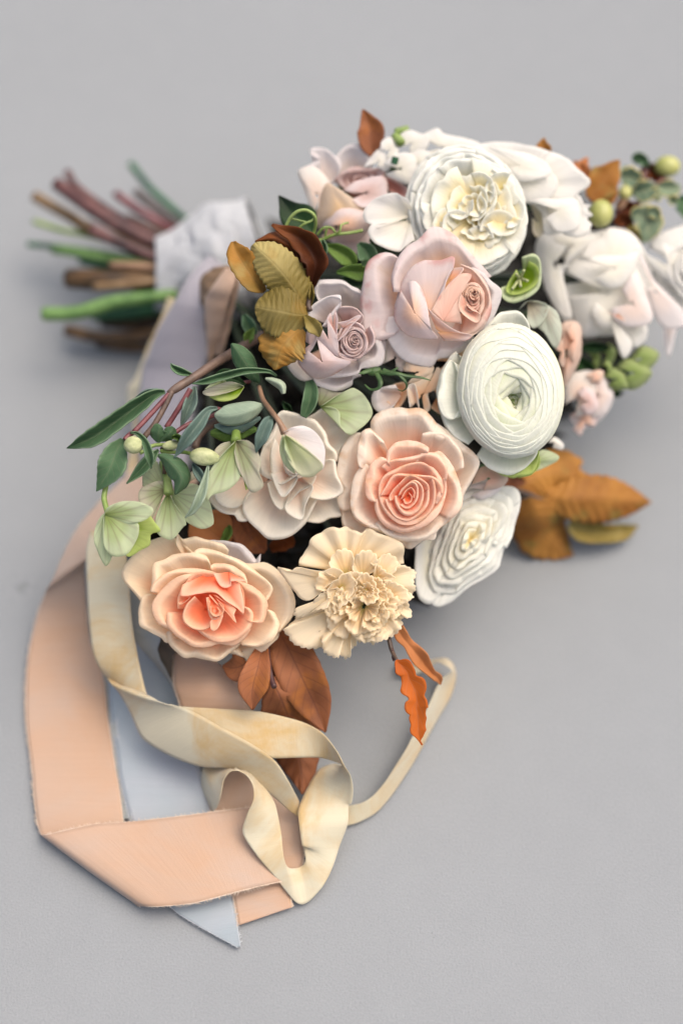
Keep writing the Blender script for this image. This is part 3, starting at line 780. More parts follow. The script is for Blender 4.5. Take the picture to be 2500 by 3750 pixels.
# the white silk wound round the stems
def binding():
    root = thing('silk_binding', 'white silk wound round the stems where the bouquet is held', 'ribbon', PZ(*cx('A', [(1250, 800)])[0], 30))
    prof = [(-9, 20), (-4, 21), (2, 21.5), (9, 23), (17, 26), (27, 30), (38, 35)]
    a0 = PZ(*cx('A', [(1030, 870)])[0], 48); a1 = PZ(*cx('A', [(1420, 800)])[0], 54)
    ax = (a1 - a0) / np.linalg.norm(a1 - a0)
    h = np.cross(ax, (0, 0, 1.0)); h /= np.linalg.norm(h); g = np.cross(h, ax)
    for layer in range(3):
        V = []; n1, n2 = 40, 96
        l0 = (-.004 + layer * .016); l1 = l0 + .034
        for i in range(n1):
            f = i / (n1 - 1); l = l0 + (l1 - l0) * f
            R = (np.interp(l * 1000, [p[0] for p in prof], [p[1] for p in prof]) + .8 * (2 - layer) * (1 - abs(2 * f - 1) ** 4) - layer * .3) * .001
            for k in range(n2):
                q = 2 * math.pi * k / n2
                R2 = R * (1 + .03 * math.sin(4 * q + 7 * f + layer) + .018 * math.sin(9 * q - 9 * f) + .007 * math.sin(23 * q + 14 * f))
                sl = .006 * math.sin(q + layer) 
                V.append(a0 + ax * (l + sl) + R2 * (math.cos(q) * h + math.sin(q) * g * .92))
        mesh_obj('silk_wrap', V, grid_faces(n1, n2, True), MT['white_cloth'], root, [(k / 8, i / 8) for i in range(n1) for k in range(n2)], thick=.0005)
binding()
ribbon('lilac_ribbon', [
    sec('A', 1330, 760, 92, 1500, 900, 84), sec('A', 1200, 900, 90, 1350, 980, 88), sec('A', 1110, 1050, 84, 1300, 1100, 88), sec('A', 1010, 1230, 70, 1305, 1240, 80), sec('A', 940, 1400, 58, 1325, 1400, 70),
    sec('G', 720, 330, 50, 1180, 420, 62), sec('G', 690, 560, 44, 1140, 620, 56), sec('G', 690, 800, 40, 1100, 860, 50), sec('G', 700, 1050, 36, 1090, 1080, 46), sec('G', 715, 1280, 34, 1080, 1330, 42)],
    MT['lilac_cloth'], 'wide lilac grey ribbon hanging from the binding behind the hellebore stalks', group=G1, n=90, bow=3, wob=.8)
ribbon('cream_ribbon', [
    sec('A', 1070, 1020, 66, 1180, 1060, 70), sec('A', 1030, 1150, 60, 1120, 1150, 64), sec('A', 935, 1350, 48, 1020, 1350, 52), sec('A', 862, 1540, 38, 960, 1540, 42), sec('G', 605, 480, 34, 760, 500, 40), sec('G', 600, 600, 28, 780, 640, 36), sec('G', 640, 800, 26, 900, 860, 34),
    sec('G', 600, 1100, 24, 900, 1160, 34), sec('G', 560, 1400, 26, 860, 1400, 34)],
    MT['cream_cloth'], 'cream ribbon peeping out at the left edge behind the lilac one', group=G1, n=80, wob=.6)
# the bow loop of peach silk
def bow():
    root = thing('ribbon_loop', 'standing loop of peach silk beside the lilac ribbon and the olive leaves', 'ribbon', PZ(*cx('E', [(200, 1400)])[0], 50), G1)
    ribbon('front_fold', [sec('E', 330, 600, 118, 445, 640, 118), sec('E', 200, 790, 112, 400, 790, 116), sec('E', 130, 900, 104, 350, 920, 110), sec('E', 135, 1100, 94, 315, 1080, 100), sec('E', 155, 1300, 84, 275, 1250, 88), sec('E', 165, 1530, 70, 215, 1430, 74)], MT['peach_cloth'], parent=root, n=60, bow=3)
    ribbon('side_fold', [sec('E', 425, 650, 116, 475, 720, 112), sec('E', 370, 880, 104, 430, 900, 104), sec('E', 320, 1080, 92, 375, 1100, 94), sec('E', 270, 1260, 82, 340, 1290, 84), sec('E', 210, 1430, 72, 290, 1440, 74)], MT['peach_cloth'], parent=root, n=50, bow=1)
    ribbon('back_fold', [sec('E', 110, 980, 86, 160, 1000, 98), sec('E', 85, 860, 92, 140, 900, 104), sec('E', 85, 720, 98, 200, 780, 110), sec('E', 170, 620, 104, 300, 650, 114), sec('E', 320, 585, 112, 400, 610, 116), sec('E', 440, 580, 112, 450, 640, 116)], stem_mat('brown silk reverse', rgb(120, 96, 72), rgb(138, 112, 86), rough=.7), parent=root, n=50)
bow()

# ------------------------------------------------------------------ flowers
GP = 'roses of the bouquet'
MT['sepal'] = stem_mat('rose sepal green', rgb(40, 66, 32), rgb(74, 104, 56))
MT['hidden_stalk'] = stem_mat('shaded stalk', rgb(24, 38, 22), rgb(44, 56, 32))  # stalk colour darkened so the gaps between blooms read as shade
def finish(F, r=7, c=None):
    """green cup and hidden stalk behind a bloom, running to the binding"""
    x, y = F.cen
    b = PD(x, y, F.dc - 34); f = PD(x, y, F.dc - 24)
    b[2] = max(b[2], .008); 
    root = F.root
    d = (BIND - b)
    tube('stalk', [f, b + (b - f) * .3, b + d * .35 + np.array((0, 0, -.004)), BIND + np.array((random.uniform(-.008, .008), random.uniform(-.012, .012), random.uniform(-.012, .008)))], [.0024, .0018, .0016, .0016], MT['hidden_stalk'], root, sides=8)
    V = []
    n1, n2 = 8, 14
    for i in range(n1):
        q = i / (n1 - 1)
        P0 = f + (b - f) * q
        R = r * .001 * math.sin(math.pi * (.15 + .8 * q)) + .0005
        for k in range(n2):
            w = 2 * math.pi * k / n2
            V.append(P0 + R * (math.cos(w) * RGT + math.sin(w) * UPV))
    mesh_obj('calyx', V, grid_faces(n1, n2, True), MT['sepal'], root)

# 1. peach rose in the middle (crop I)
F = Flower('peach_rose', 'peach rose with a coral spiral heart in the middle, touching the ivory ranunculus', 'rose', 'I', (880, 930), 0, MT['peach'], GP)
F.glow = True
p = F.petal
p([(985, 400), (1100, 330), (1250, 430), (1400, 560), (1470, 650), (1430, 760), (1380, 850), (1335, 930), (1310, 1010)], -13, lip=70, ld=-4, edge=2)
p([(575, 385), (580, 310), (630, 250), (700, 222), (800, 205), (880, 215), (980, 208), (1080, 290), (1150, 370), (1210, 430)], -9, lip=150, ld=-9, edge=3)
p([(500, 415), (430, 420), (340, 530), (300, 680), (290, 800), (345, 870), (300, 950), (315, 1010), (345, 1060)], -15, lip=90, ld=-6, rag=1.5)
p([(475, 690), (462, 600), (475, 500), (500, 410), (560, 378), (600, 400), (680, 480)], -6, lip=120, ld=-8)
p([(320, 1000), (335, 1090), (350, 1180), (430, 1240), (540, 1260), (680, 1240)], -17, lip=40)
p([(620, 1190), (700, 1250), (790, 1320), (880, 1368), (920, 1362), (1000, 1300), (1100, 1290), (1120, 1220), (1170, 1180), (1260, 1110), (1320, 1020), (1335, 930)], -13, lip=90, ld=-6, edge=2)
p([(530, 662), (480, 700), (430, 800), (406, 920), (420, 1060), (480, 1150), (580, 1205), (690, 1235), (760, 1240)], -6, lip=85, ld=-7, edge=1)
p([(610, 1160), (700, 1250), (820, 1305), (950, 1305), (1050, 1270), (1160, 1180), (1260, 1080), (1320, 960), (1320, 860)], -7, lip=60, ld=-5)
p([(950, 640), (1000, 595), (1080, 580), (1145, 568), (1220, 640), (1275, 740), (1310, 860), (1330, 980), (1300, 1060), (1220, 1130)], -4, lip=100, ld=-6)
p([(1000, 420), (1080, 400), (1180, 420), (1260, 480), (1330, 600), (1340, 700)], -9, lip=50, ld=-4)
p([(700, 625), (640, 612), (565, 690), (530, 800), (528, 900), (560, 965), (610, 985)], -1, lip=85, ld=-7)
p([(700, 640), (715, 560), (790, 492), (900, 475), (990, 498), (1052, 540), (1040, 570), (985, 580)], -2, lip=75, ld=-5)
p([(660, 690), (720, 640), (840, 622), (950, 600), (1040, 572), (1140, 600), (1200, 700), (1200, 800)], -1, lip=30, tint=.3)
p([(1020, 680), (1090, 700), (1150, 780), (1172, 860), (1160, 930), (1120, 1000)], 0, lip=60, tint=.3)
p([(605, 960), (612, 1050), (660, 1150), (750, 1215), (870, 1235), (1000, 1195), (1110, 1110), (1170, 1000), (1200, 880), (1190, 780)], -1, lip=60, ld=-5, edge=.5)
p([(640, 950), (640, 850), (690, 760), (780, 710), (860, 672), (980, 655), (1060, 690), (1110, 760)], 1, lip=18, tint=.8, wob=.5)
p([(650, 930), (680, 880), (760, 760), (880, 750), (1000, 762), (1090, 775), (1160, 840), (1165, 920)], 1.5, lip=22, tint=.8, wob=.5)
p([(638, 940), (660, 1020), (720, 1100), (820, 1165), (930, 1165), (1040, 1100), (1105, 980), (1110, 860), (1085, 780)], 1, lip=36, tint=.5, wob=.5)
p([(735, 975), (725, 940), (760, 880), (820, 820), (885, 762), (960, 775), (1040, 830), (1060, 890)], 2.5, lip=10, tint=.9, wob=.4)
p([(690, 960), (720, 1040), (780, 1110), (880, 1140), (980, 1090), (1050, 990), (1060, 880)], 2, lip=26, tint=.6, wob=.5)
p([(770, 930), (775, 1000), (830, 1080), (900, 1095), (980, 1040), (1012, 930), (990, 840), (930, 800), (860, 840)], 3, lip=24, tint=.7, wob=.4)
p([(800, 930), (830, 870), (910, 812), (960, 850), (965, 940), (930, 1010), (870, 1040), (815, 1010)], 3.2, lip=18, tint=.8, wob=.3)
p([(822, 960), (850, 900), (905, 862), (940, 900), (930, 950)], 3.2, lip=10, tint=1, wob=.3)
p([(840, 960), (860, 1000), (905, 985), (915, 940), (890, 905)], 3, lip=8, tint=1, wob=.3)
finish(F)

# 2. peach rose at the lower left (crop K)
F = Flower('peach_rose', 'open peach rose at the lower left above the ribbons, with a folded orange heart', 'rose', 'K', (860, 860), -1, MT['peach2'], GP)
F.glow = True
p = F.petal
p([(255, 790), (180, 690), (98, 580), (120, 500), (210, 390), (320, 300), (420, 262), (520, 268), (600, 310), (700, 400)], -13, lip=70, ld=-4)
p([(1080, 470), (1180, 480), (1280, 470), (1400, 550), (1480, 650), (1525, 800), (1500, 920), (1440, 1000), (1380, 1050)], -11, lip=120, ld=-6)
p([(790, 290), (870, 288), (960, 296), (1080, 318), (1150, 380), (1215, 455), (1240, 400), (1235, 470), (1180, 560)], -14, lip=40, mat=MT['pinkwhite'])
p([(545, 320), (560, 235), (600, 275), (700, 262), (830, 290), (930, 320), (980, 370)], -10, lip=40, ld=-3)
p([(330, 725), (270, 755), (238, 880), (255, 990), (330, 1040), (420, 1085), (470, 1130), (560, 1110)], -11, lip=60, ld=-4)
p([(980, 1215), (1110, 1250), (1130, 1290), (1200, 1270), (1280, 1190), (1375, 1100), (1395, 1040), (1400, 960)], -14, lip=110, ld=-5)
p([(470, 1040), (480, 1120), (540, 1200), (620, 1252), (700, 1250), (790, 1270), (890, 1282), (980, 1220), (1090, 1130)], -9, lip=80, ld=-6)
p([(1280, 850), (1350, 880), (1392, 960), (1380, 1050), (1300, 1130), (1200, 1165), (1090, 1150)], -7, lip=60)
p([(350, 700), (355, 500), (440, 450), (540, 403), (690, 392), (790, 415), (832, 485)], -6, lip=70, ld=-5)
p([(690, 385), (750, 352), (850, 368), (970, 410), (1110, 470), (1220, 560), (1335, 660), (1335, 720), (1290, 790)], -7, lip=60, ld=-5)
p([(335, 710), (350, 650), (430, 580), (560, 525), (720, 520), (860, 550), (960, 600)], -4, lip=50)
p([(830, 500), (860, 480), (940, 480), (1020, 500), (1100, 560), (1130, 610), (1130, 680)], -3, lip=55, ld=-4)
p([(700, 558), (580, 580), (460, 660), (370, 770), (350, 870), (390, 960), (480, 1015), (560, 1040)], -2, lip=95, ld=-7)
p([(960, 640), (1000, 618), (1090, 630), (1200, 680), (1290, 780), (1295, 870), (1255, 965), (1180, 960)], 0, lip=90, ld=-6)
p([(475, 880), (475, 980), (530, 1060), (600, 1110), (680, 1160), (800, 1165), (900, 1140), (1010, 1155), (1100, 1105), (1160, 1020)], -2, lip=75, ld=-6)
p([(700, 1010), (800, 1090), (900, 1125), (1050, 1100), (1150, 1020), (1182, 920), (1160, 855), (1105, 830)], 0, lip=60, ld=-4)
p([(560, 850), (560, 760), (610, 660), (700, 560), (850, 552), (1000, 590), (1090, 680), (1110, 800), (1100, 900)], 0, lip=12, tint=.9, wob=.5)
p([(600, 650), (585, 738), (640, 745), (740, 727), (870, 718), (960, 790), (1050, 845), (1105, 890), (1095, 760), (1070, 640)], [3, 5, 5, 5, 5, 6, 6, 6, 4, 2], base=(850, 545), bd=-8, a=1, b=.6, tint=1, wob=.4, mat=MT['peach'])
p([(855, 565), (900, 650), (950, 680), (1000, 660), (1000, 625), (1130, 625)], 4, base=(980, 550), bd=-2, a=1, b=.7, tint=.6, wob=.3, mat=MT['peach'])
p([(700, 745), (630, 820), (600, 910), (625, 975), (700, 1022), (790, 1020), (860, 960), (890, 900)], 4, lip=16, base=(800, 850), tint=.3, wob=.3)
p([(560, 800), (590, 815), (660, 760), (640, 750)], 3, base=(700, 740), wob=.2, tint=.2)
p([(795, 760), (810, 870), (835, 930), (880, 940), (930, 890), (940, 830), (900, 790)], 6, base=(850, 740), bd=0, a=1, b=.7, tint=.8, wob=.5)
p([(820, 740), (900, 830), (960, 875), (1010, 930), (1042, 970), (1025, 900), (1035, 850), (940, 790), (880, 745)], 5, base=(830, 730), bd=0, a=1, b=.7, tint=.7, wob=.4)
p([(825, 960), (830, 1015), (860, 1032), (895, 1005), (930, 920), (935, 870)], 6.5, base=(880, 870), bd=5, a=1, b=.8, tint=.2, wob=.4)
p([(830, 830), (835, 890), (880, 915), (910, 880), (890, 840)], 8, base=(860, 850), bd=4, tint=.6, wob=.3)
p([(820, 780), (810, 850), (850, 915), (915, 905), (940, 860), (900, 800)], 7.5, base=(865, 860), bd=0, tint=.9, wob=.3, lip=8)
finish(F)

# 3. blush rose (crops F and C)
F = Flower('blush_rose', 'large blush pink rose with rolled back petals, overlapping the full white garden rose', 'rose', 'C', (640, 1340), -6, MT['blush'], GP)
p = F.petal
p([(1050, 240), (1010, 195), (950, 168), (880, 175), (800, 215), (760, 270), (735, 400), (712, 560), (728, 700), (742, 880), (850, 893), (950, 870), (1010, 790)], -9, lip=210, ld=-12, base=(1330, 600), c='F', edge=3)
p([(75, 1310), (62, 1200), (105, 1070), (180, 980), (260, 930), (330, 855), (370, 842), (450, 858), (540, 920), (620, 1020), (680, 1080), (780, 1200)], [-1, 0, -2, -4, -6, -6, -7, -7, -8, -9, -10, -10], lip=110, ld=-7, base=(480, 1340), edge=0)
p([(915, 700), (920, 800), (950, 900), (1010, 1000), (1090, 1060), (1180, 1092), (1300, 1105), (1350, 1040), (1450, 1030), (1568, 960), (1650, 860)], -12, lip=150, ld=-8, base=(1450, 600), c='F', mat=MT['pinkwhite'])
p([(640, 1130), (720, 1170), (780, 1230), (850, 1290), (852, 1350), (830, 1420), (805, 1480), (760, 1560), (680, 1620)], -9, lip=110, ld=-4, base=(580, 1380), mat=MT['pinkwhite'])
p([(560, 1110), (660, 1150), (740, 1240), (775, 1340), (780, 1440), (740, 1520), (660, 1600), (540, 1640)], -2, lip=40, tint=.5)
p([(470, 1620), (600, 1640), (700, 1590), (770, 1480), (770, 1400)], -3, lip=30, tint=.3)
p([(90, 1420), (120, 1290), (190, 1150), (290, 1085), (410, 1082), (512, 1055), (510, 1130), (470, 1180), (450, 1270), (420, 1350), (350, 1450)], [-8, -6, -3, -1, 0, 2, 4, 5, 6, 6, 6], base=(330, 1500), bd=4, a=.9, b=.9, wob=.6, nW=14)
p([(180, 1240), (235, 1232), (285, 1300), (318, 1400), (335, 1500), (355, 1590), (400, 1640), (300, 1650), (180, 1620), (90, 1520), (88, 1400), (130, 1300)], [1, 3, 6, 8, 8, 6, 3, -2, -6, -9, -9, -5], base=(230, 1460), bd=8, a=.9, b=2.0, wob=.4, nW=14)
p([(345, 1450), (400, 1350), (470, 1260), (560, 1180), (640, 1190), (600, 1260), (560, 1330), (555, 1430), (570, 1540)], [6, 6, 6, 5, 4, 5, 6, 6, 3], base=(440, 1520), bd=6, a=.9, b=1, wob=.7, tint=.7)
p([(500, 1140), (580, 1135), (560, 1180), (470, 1270), (390, 1390), (350, 1450)], [3, 4, 5, 6, 7, 7], base=(480, 1230), bd=2, wob=.3, tint=.4)
p([(325, 1425), (400, 1500), (480, 1560), (560, 1600), (640, 1620), (600, 1660), (440, 1660)], [8, 8, 7, 6, 4, 2, 0], base=(390, 1590), bd=4, wob=.3, tint=.3)
F.rings('C', (665, 1310), [112, 92, 72, 54, 38, 24, 13], 2, 5, per=3, squash=(.85, 1.15), tint0=.7, tint1=1, lip=.2, wob=.8, drift=(-25, 60))
p([(560, 1320), (545, 1420), (600, 1490), (680, 1530), (700, 1470), (640, 1440), (600, 1400)], 6, base=(620, 1400), bd=2, wob=.4, tint=.7)
finish(F)

# 4. mauve rose (crop F)
F = Flower('mauve_rose', 'dusty mauve rose with a tight dark heart, between the olive leaves and the blush rose', 'rose', 'F', (660, 890), -8, MT['mauve'], GP)
F.deep = 1.1
p = F.petal
p([(110, 1085), (150, 1150), (220, 1210), (320, 1215), (330, 1120)], -14, lip=40, base=(420, 950), mat=MT['pale'])
p([(400, 620), (345, 500), (345, 440), (380, 395), (460, 385), (570, 395), (640, 440), (718, 480), (725, 600), (720, 720)], -12, lip=50, mat=MT['pinkwhite'])
p([(720, 620), (760, 700), (830, 800), (900, 850), (925, 920), (912, 1010), (885, 1090)], -14, lip=60, mat=MT['pinkwhite'], tint=.2)
p([(325, 1195), (350, 1250), (440, 1288), (540, 1302), (640, 1260), (655, 1205), (720, 1180)], -12, lip=60, mat=MT['pinkwhite'])
p([(420, 1190), (560, 1190), (700, 1160), (720, 1120), (800, 1112), (890, 1085), (915, 1000), (890, 900), (840, 820)], -9, lip=110, ld=-5, mat=MT['pinkwhite'])
p([(280, 690), (300, 620), (400, 545), (500, 515), (552, 520), (545, 570), (470, 670), (400, 770)], -1, lip=40, ld=-4, base=(560, 800), mat=MT['pinkwhite'])
p([(270, 900), (275, 820), (340, 750), (390, 790), (365, 860), (320, 960), (240, 1040), (195, 1010)], [-8, -4, -1, 2, 2, 0, -3, -8], base=(300, 920), bd=-1, b=2, a=.9, wob=.3)
p([(500, 620), (600, 605), (690, 630), (740, 700), (700, 760)], -2, lip=12, tint=.3, wob=.5)
p([(355, 868), (420, 930), (500, 1010), (545, 1035), (640, 1062), (590, 1110), (470, 1180), (340, 1198), (245, 1130), (200, 1045), (270, 960)], [1, 3, 4, 4, 3, -1, -6, -10, -10, -8, -3], base=(400, 1060), bd=5, a=.9, b=2, wob=.5, nW=14)
p([(440, 705), (485, 780), (520, 850), (535, 920), (530, 1000), (545, 1030), (450, 970), (380, 900), (350, 850), (390, 770)], [2, 4, 5, 5, 4, 3, 2, 1, 0, 1], base=(450, 870), bd=4, a=.9, b=2, wob=.4)
p([(505, 628), (528, 700), (525, 800), (520, 880), (480, 800), (440, 712), (470, 660)], [1, 4, 5, 5, 4, 3, 1], base=(490, 760), bd=3, wob=.3, tint=.2)
p([(520, 740), (620, 720), (690, 680), (722, 690), (650, 760), (600, 830), (525, 900)], [3, 3, 2, 2, 4, 5, 5], base=(580, 790), bd=2, wob=.3, tint=.2)
p([(520, 990), (590, 1035), (680, 1050), (760, 1000), (820, 930), (840, 850), (800, 760)], 1, lip=45, tint=.2)
F.rings('F', (680, 880), [150, 125, 100, 78, 58, 40, 24, 12], 3, 3, per=3, squash=(.9, 1.05), tint0=.5, tint1=1, lip=.14, wob=.5, drift=(-30, 20))
finish(F)

# 5. pale peach open rose behind the hellebore (crop H)
F = Flower('pale_rose', 'loose very pale peach rose half covered by the hanging hellebores', 'rose', 'H', (930, 830), -6, MT['creamwhite'], GP)
F.deep = .5
F.flat = True
p = F.petal
p([(300, 900), (250, 1000), (255, 1070), (300, 1135), (390, 1190), (470, 1205), (500, 1250), (570, 1250), (640, 1180)], [-6, -7, -8, -8, -8, -8, -9, -10, -10], lip=30, base=(760, 850))
p([(420, 880), (330, 960), (300, 1050), (360, 1120), (480, 1140), (580, 1060)], -5, lip=24, base=(740, 840))
p([(1060, 398), (1120, 370), (1190, 320), (1290, 300), (1328, 345), (1325, 470), (1400, 500), (1415, 550), (1340, 660), (1310, 760)], -14, lip=40, base=(950, 750), mat=MT['creamwhite'])
p([(1060, 1255), (1120, 1265), (1180, 1262), (1250, 1228), (1350, 1205), (1350, 1100), (1250, 1000)], -12, lip=30)
p([(800, 400), (860, 345), (950, 358), (1040, 395), (1130, 420), (1210, 520), (1240, 610), (1305, 690), (1300, 765), (1190, 750)], -9, lip=60, mat=MT['creamwhite'])
p([(600, 985), (545, 1070), (532, 1150), (565, 1240), (660, 1325), (735, 1390), (850, 1400), (950, 1360), (1050, 1270), (1105, 1160), (1145, 1070)], -7, lip=60, ld=-5, mat=MT['creamwhite'])
p([(1150, 790), (1200, 755), (1290, 752), (1305, 860), (1350, 960), (1352, 1010), (1290, 1060), (1180, 1078), (1090, 1060)], -4, lip=50)
p([(735, 940), (775, 1080), (845, 1160), (900, 1120), (1000, 1010), (1100, 960), (1140, 880)], -2, lip=20)
p([(900, 1090), (878, 1140), (920, 1200), (1020, 1242), (1050, 1120), (1112, 980), (1070, 930)], 0, lip=20, base=(970, 860))
p([(760, 860), (850, 1050), (930, 1000), (985, 900), (960, 850)], 2, lip=16)
p([(820, 420), (770, 520), (700, 640), (662, 790), (690, 870), (795, 918), (850, 880)], -3, lip=110, ld=-7, mat=MT['creamwhite'])
p([(800, 570), (760, 690), (765, 830), (795, 925), (850, 952), (960, 890), (1000, 850)], 1, lip=40)
p([(860, 560), (960, 520), (1070, 560), (1150, 660), (1160, 780)], 0, lip=30)
p([(990, 900), (1060, 880), (1140, 850), (1190, 800), (1130, 740)], 2, lip=14, tint=.8)
F.rings('H', (980, 780), [120, 95, 70, 45], 1, 1, per=3, tint0=.5, tint1=1)
finish(F)

# 6. ivory ranunculus (crop J)
F = Flower('ranunculus', 'round ivory ranunculus with many thin petals swirled round a green heart', 'ranunculus', 'J', (985, 960), 2, MT['ranun'])
MT['heart'] = stem_mat('ranunculus heart green', rgb(150, 180, 90), rgb(190, 205, 140))
def ranunculus(F):
    r = random.Random(5)
    # large loose outer petals
    F.petal([(660, 400), (700, 260), (790, 180), (880, 110), (1000, 98), (1080, 130), (1140, 230), (1160, 330)], -18, lip=50, ld=-3)
    F.petal([(480, 560), (435, 492), (350, 590), (290, 700), (255, 850), (262, 960), (285, 1060), (330, 1180), (420, 1310), (560, 1380)], -15, lip=50, ld=-5)
    F.petal([(460, 700), (390, 570), (310, 680), (275, 860), (275, 1000), (330, 1110), (400, 1140), (460, 1060)], -11, lip=60, ld=-5)
    F.petal([(640, 1480), (700, 1560), (800, 1630), (930, 1668), (1050, 1640), (1150, 1560), (1215, 1470), (1220, 1380)], -17, lip=50, ld=-3)
    F.petal([(820, 1640), (930, 1690), (1060, 1690), (1170, 1660), (1220, 1560), (1240, 1450)], -20, lip=30, mat=MT['grnpetal'])
    # the closed dome: sheets leaning inwards, each inner one slightly lower
    C0 = np.array((960, 860.)); C1 = np.array((1010, 960.))
    N_ = 12
    RI = [.95, .90, .83, .77, .68, .59, .50, .42, .33, .25, .17, .10]
    s_ = CR['J'][2]
    ang = 0.3
    for i in range(N_):
        f = i / (N_ - 1)
        per = 4 if i < 10 else 3
        for k in range(per):
            ang += 2 * math.pi / per + (0.55 if k == 0 else 0)
            th0, hw = ang, math.pi / per * (1.34 + .2 * r.random())
            ro = 1.0 - .035 * i if i < 6 else 1.0 - .035 * 6 - .012 * (i - 6)      # foot of the sheet
            ri = max(RI[i] - .05 * r.random(), .06)              # its free edge
            ro = max(ro, ri + .16)
            nS, nW = 34, 10
            ss = np.linspace(-1, 1, nS)
            V = []; uv = []
            wv = wave(nS, i * 7 + k, 2, 5); r_l = r.random()
            SEED[0] += 1
            for j in range(nW + 1):
                t = j / nW
                for q, w in zip(ss, wv):
                    th = th0 + q * hw
                    tt = t * (1 - .42 * abs(q) ** 2.6)
                    rad = ro + (ri * (1 + .04 * w + .06 * q) - ro) * tt
                    cc = C0 + (C1 - C0) * (1 - rad) ** .8
                    ca, sa = math.cos(th), math.sin(th)
                    # outline 520 x 650, leaning a little
                    X = ca * rad * 515; Y = sa * rad * 655
                    rt = math.radians(-7)
                    x = cc[0] + X * math.cos(rt) - Y * math.sin(rt); y = cc[1] + X * math.sin(rt) + Y * math.cos(rt)
                    dome = 16 * math.sqrt(max(0, 1 - rad ** 2.6)) - 4.5 * math.exp(-(rad / .2) ** 2)
                    lift = -.34 * i + .34 * (tt ** 4) * (r_l * .6 + (.9 if i > 7 else 0)) + .25 * w * t
                    xs, ys = cx('J', [(x, y)])[0]
                    V.append((xs, ys, -12 + dome + lift + F.dc))
                    uv.append((q * .5 + .5, t))
            V = np.array(V)
            mesh_obj('petal', PD(V[:, 0], V[:, 1], V[:, 2]), grid_faces(nW + 1, nS), F.mat, F.root, uv, thick=.0003, tint=min(1, max(0, f - .5) * 1.9))
ranunculus(F)
for i, (rx, tn) in enumerate(((150, .5), (125, .6), (104, .7), (84, .85), (64, .9), (48, 1), (34, 1), (20, 1))):
    F.petal([(1000 - .1 * rx + rx * math.cos(q + 1.7 * i) * .82, 962 + rx * math.sin(q + 1.7 * i)) for q in np.linspace(0, 3.6, 10)], -4.6 - i * .35, lip=10, ld=-1, tint=tn, wob=.5, thick=.0002, bd=-9 - i * .2, a=.8, b=1.2)
blob('heart', 'J', (990, 965), 50, 62, -11 + F.dc, MT['heart'], F.root)
finish(F)

# 7. white garden rose, upper middle (crop C)
F = Flower('white_garden_rose', 'full white garden rose with yellow depths between crumpled petals, upper middle', 'garden rose', 'C', (690, 740), -24, MT['white'])
F.deep = .4
F.flat = True
p = F.petal
oc = (600, 740)
def ell(c0, rx, ry, a0, a1, n=10, rot=0.0):
    o = []
    for q in np.linspace(math.radians(a0), math.radians(a1), n):
        ex, ey = rx * math.cos(q), ry * math.sin(q)
        o.append((c0[0] + ex * math.cos(rot) - ey * math.sin(rot), c0[1] + ex * math.sin(rot) + ey * math.cos(rot)))
    return o
rt = math.radians(-18)
for a0, a1, dr, sc, lp in ((-30, 60, -12, 1.0, 60), (40, 125, -11, 1.0, 60), (110, 200, -11, 1.0, 60), (185, 265, -13, 1.0, 50), (250, 340, -13, .99, 50),
                           (-60, 30, -8, .95, 50), (10, 90, -7, .93, 50), (75, 160, -7, .94, 60), (140, 225, -8, .95, 50), (215, 300, -8, .94, 50),
                           (-20, 70, -4, .88, 40), (60, 140, -3, .87, 40), (130, 215, -4, .88, 50), (200, 285, -5, .87, 40), (270, 350, -5, .87, 40),
                           (20, 105, -2, .80, 30), (165, 250, -3, .80, 30), (250, 330, -3, .80, 30), (95, 180, -1, .79, 30), (-40, 40, -2, .80, 30)):
    p(ell(oc if sc > .9 else (620, 740), 430 * sc, 495 * sc, a0, a1, rot=rt), dr, lip=lp, ld=-5, rag=2, wob=1.2)
r7 = random.Random(21)
for i in range(15):                                         # inner crumpled petals in loose clusters
    f = i / 15
    R_ = 350 * (1 - f) ** .75 + 28
    a0 = i * 137.5 + r7.uniform(-20, 20)
    cc = (650 + 30 * f, 740 + 20 * f)
    p(ell(cc, R_, R_ * 1.15, a0, a0 + 75 + 30 * f, 8, rt), -1 + 1.5 * f + r7.uniform(-1, 1), lip=7, ld=-1.5, rag=2.0, wob=1.0, bd=-2.6, serr=(16, r7.randint(2, 4)), tint=.25 + .6 * f)
for i in range(15):
    a = r7.uniform(0, 6.28); R_ = 250 * math.sqrt(r7.random())
    bx, by = 660 + R_ * math.cos(a), 745 + R_ * 1.1 * math.sin(a)
    rr = r7.uniform(80, 140); a0 = r7.uniform(0, 360)
    p(ell((bx, by), rr, rr * 1.1, a0, a0 + r7.uniform(110, 170), 7), 2 + 2.0 * (1 - R_ / 250) + r7.uniform(-1, 1), base=(bx, by), bd=-1.4, lip=6, ld=-2, rag=2.5, wob=1.2, nS=18, nW=7, tint=r7.uniform(.1, .6))
finish(F)

# 8. cream carnation (crop L)
F = Flower('carnation', 'ruffled cream carnation with saw toothed edges, beside the lower left peach rose', 'carnation', 'L', (860, 900), 0, MT['cream'])
p = F.petal
SE = (22, 15)
p([(250, 580), (262, 500), (340, 400), (345, 340), (430, 275), (500, 235), (590, 208), (640, 225), (700, 206), (780, 245), (850, 270), (890, 225), (960, 245), (1080, 300), (1200, 340), (1250, 420), (1245, 560)],
  [-9, -8, -7, -6, -5, -5, -5, -5, -5, -5, -6, -5, -5, -6, -7, -9, -10], base=(720, 650), bd=-9, a=1, b=.6, pleat=(1.5, 6), serr=(14, 9), nS=70, rag=.3)
p([(1000, 620), (1100, 560), (1250, 578), (1340, 620), (1362, 655), (1345, 740), (1362, 790), (1330, 840), (1250, 830)], -5, base=(860, 740), bd=-9, a=1, b=.6, pleat=(1.2, 3), serr=SE, nS=50)
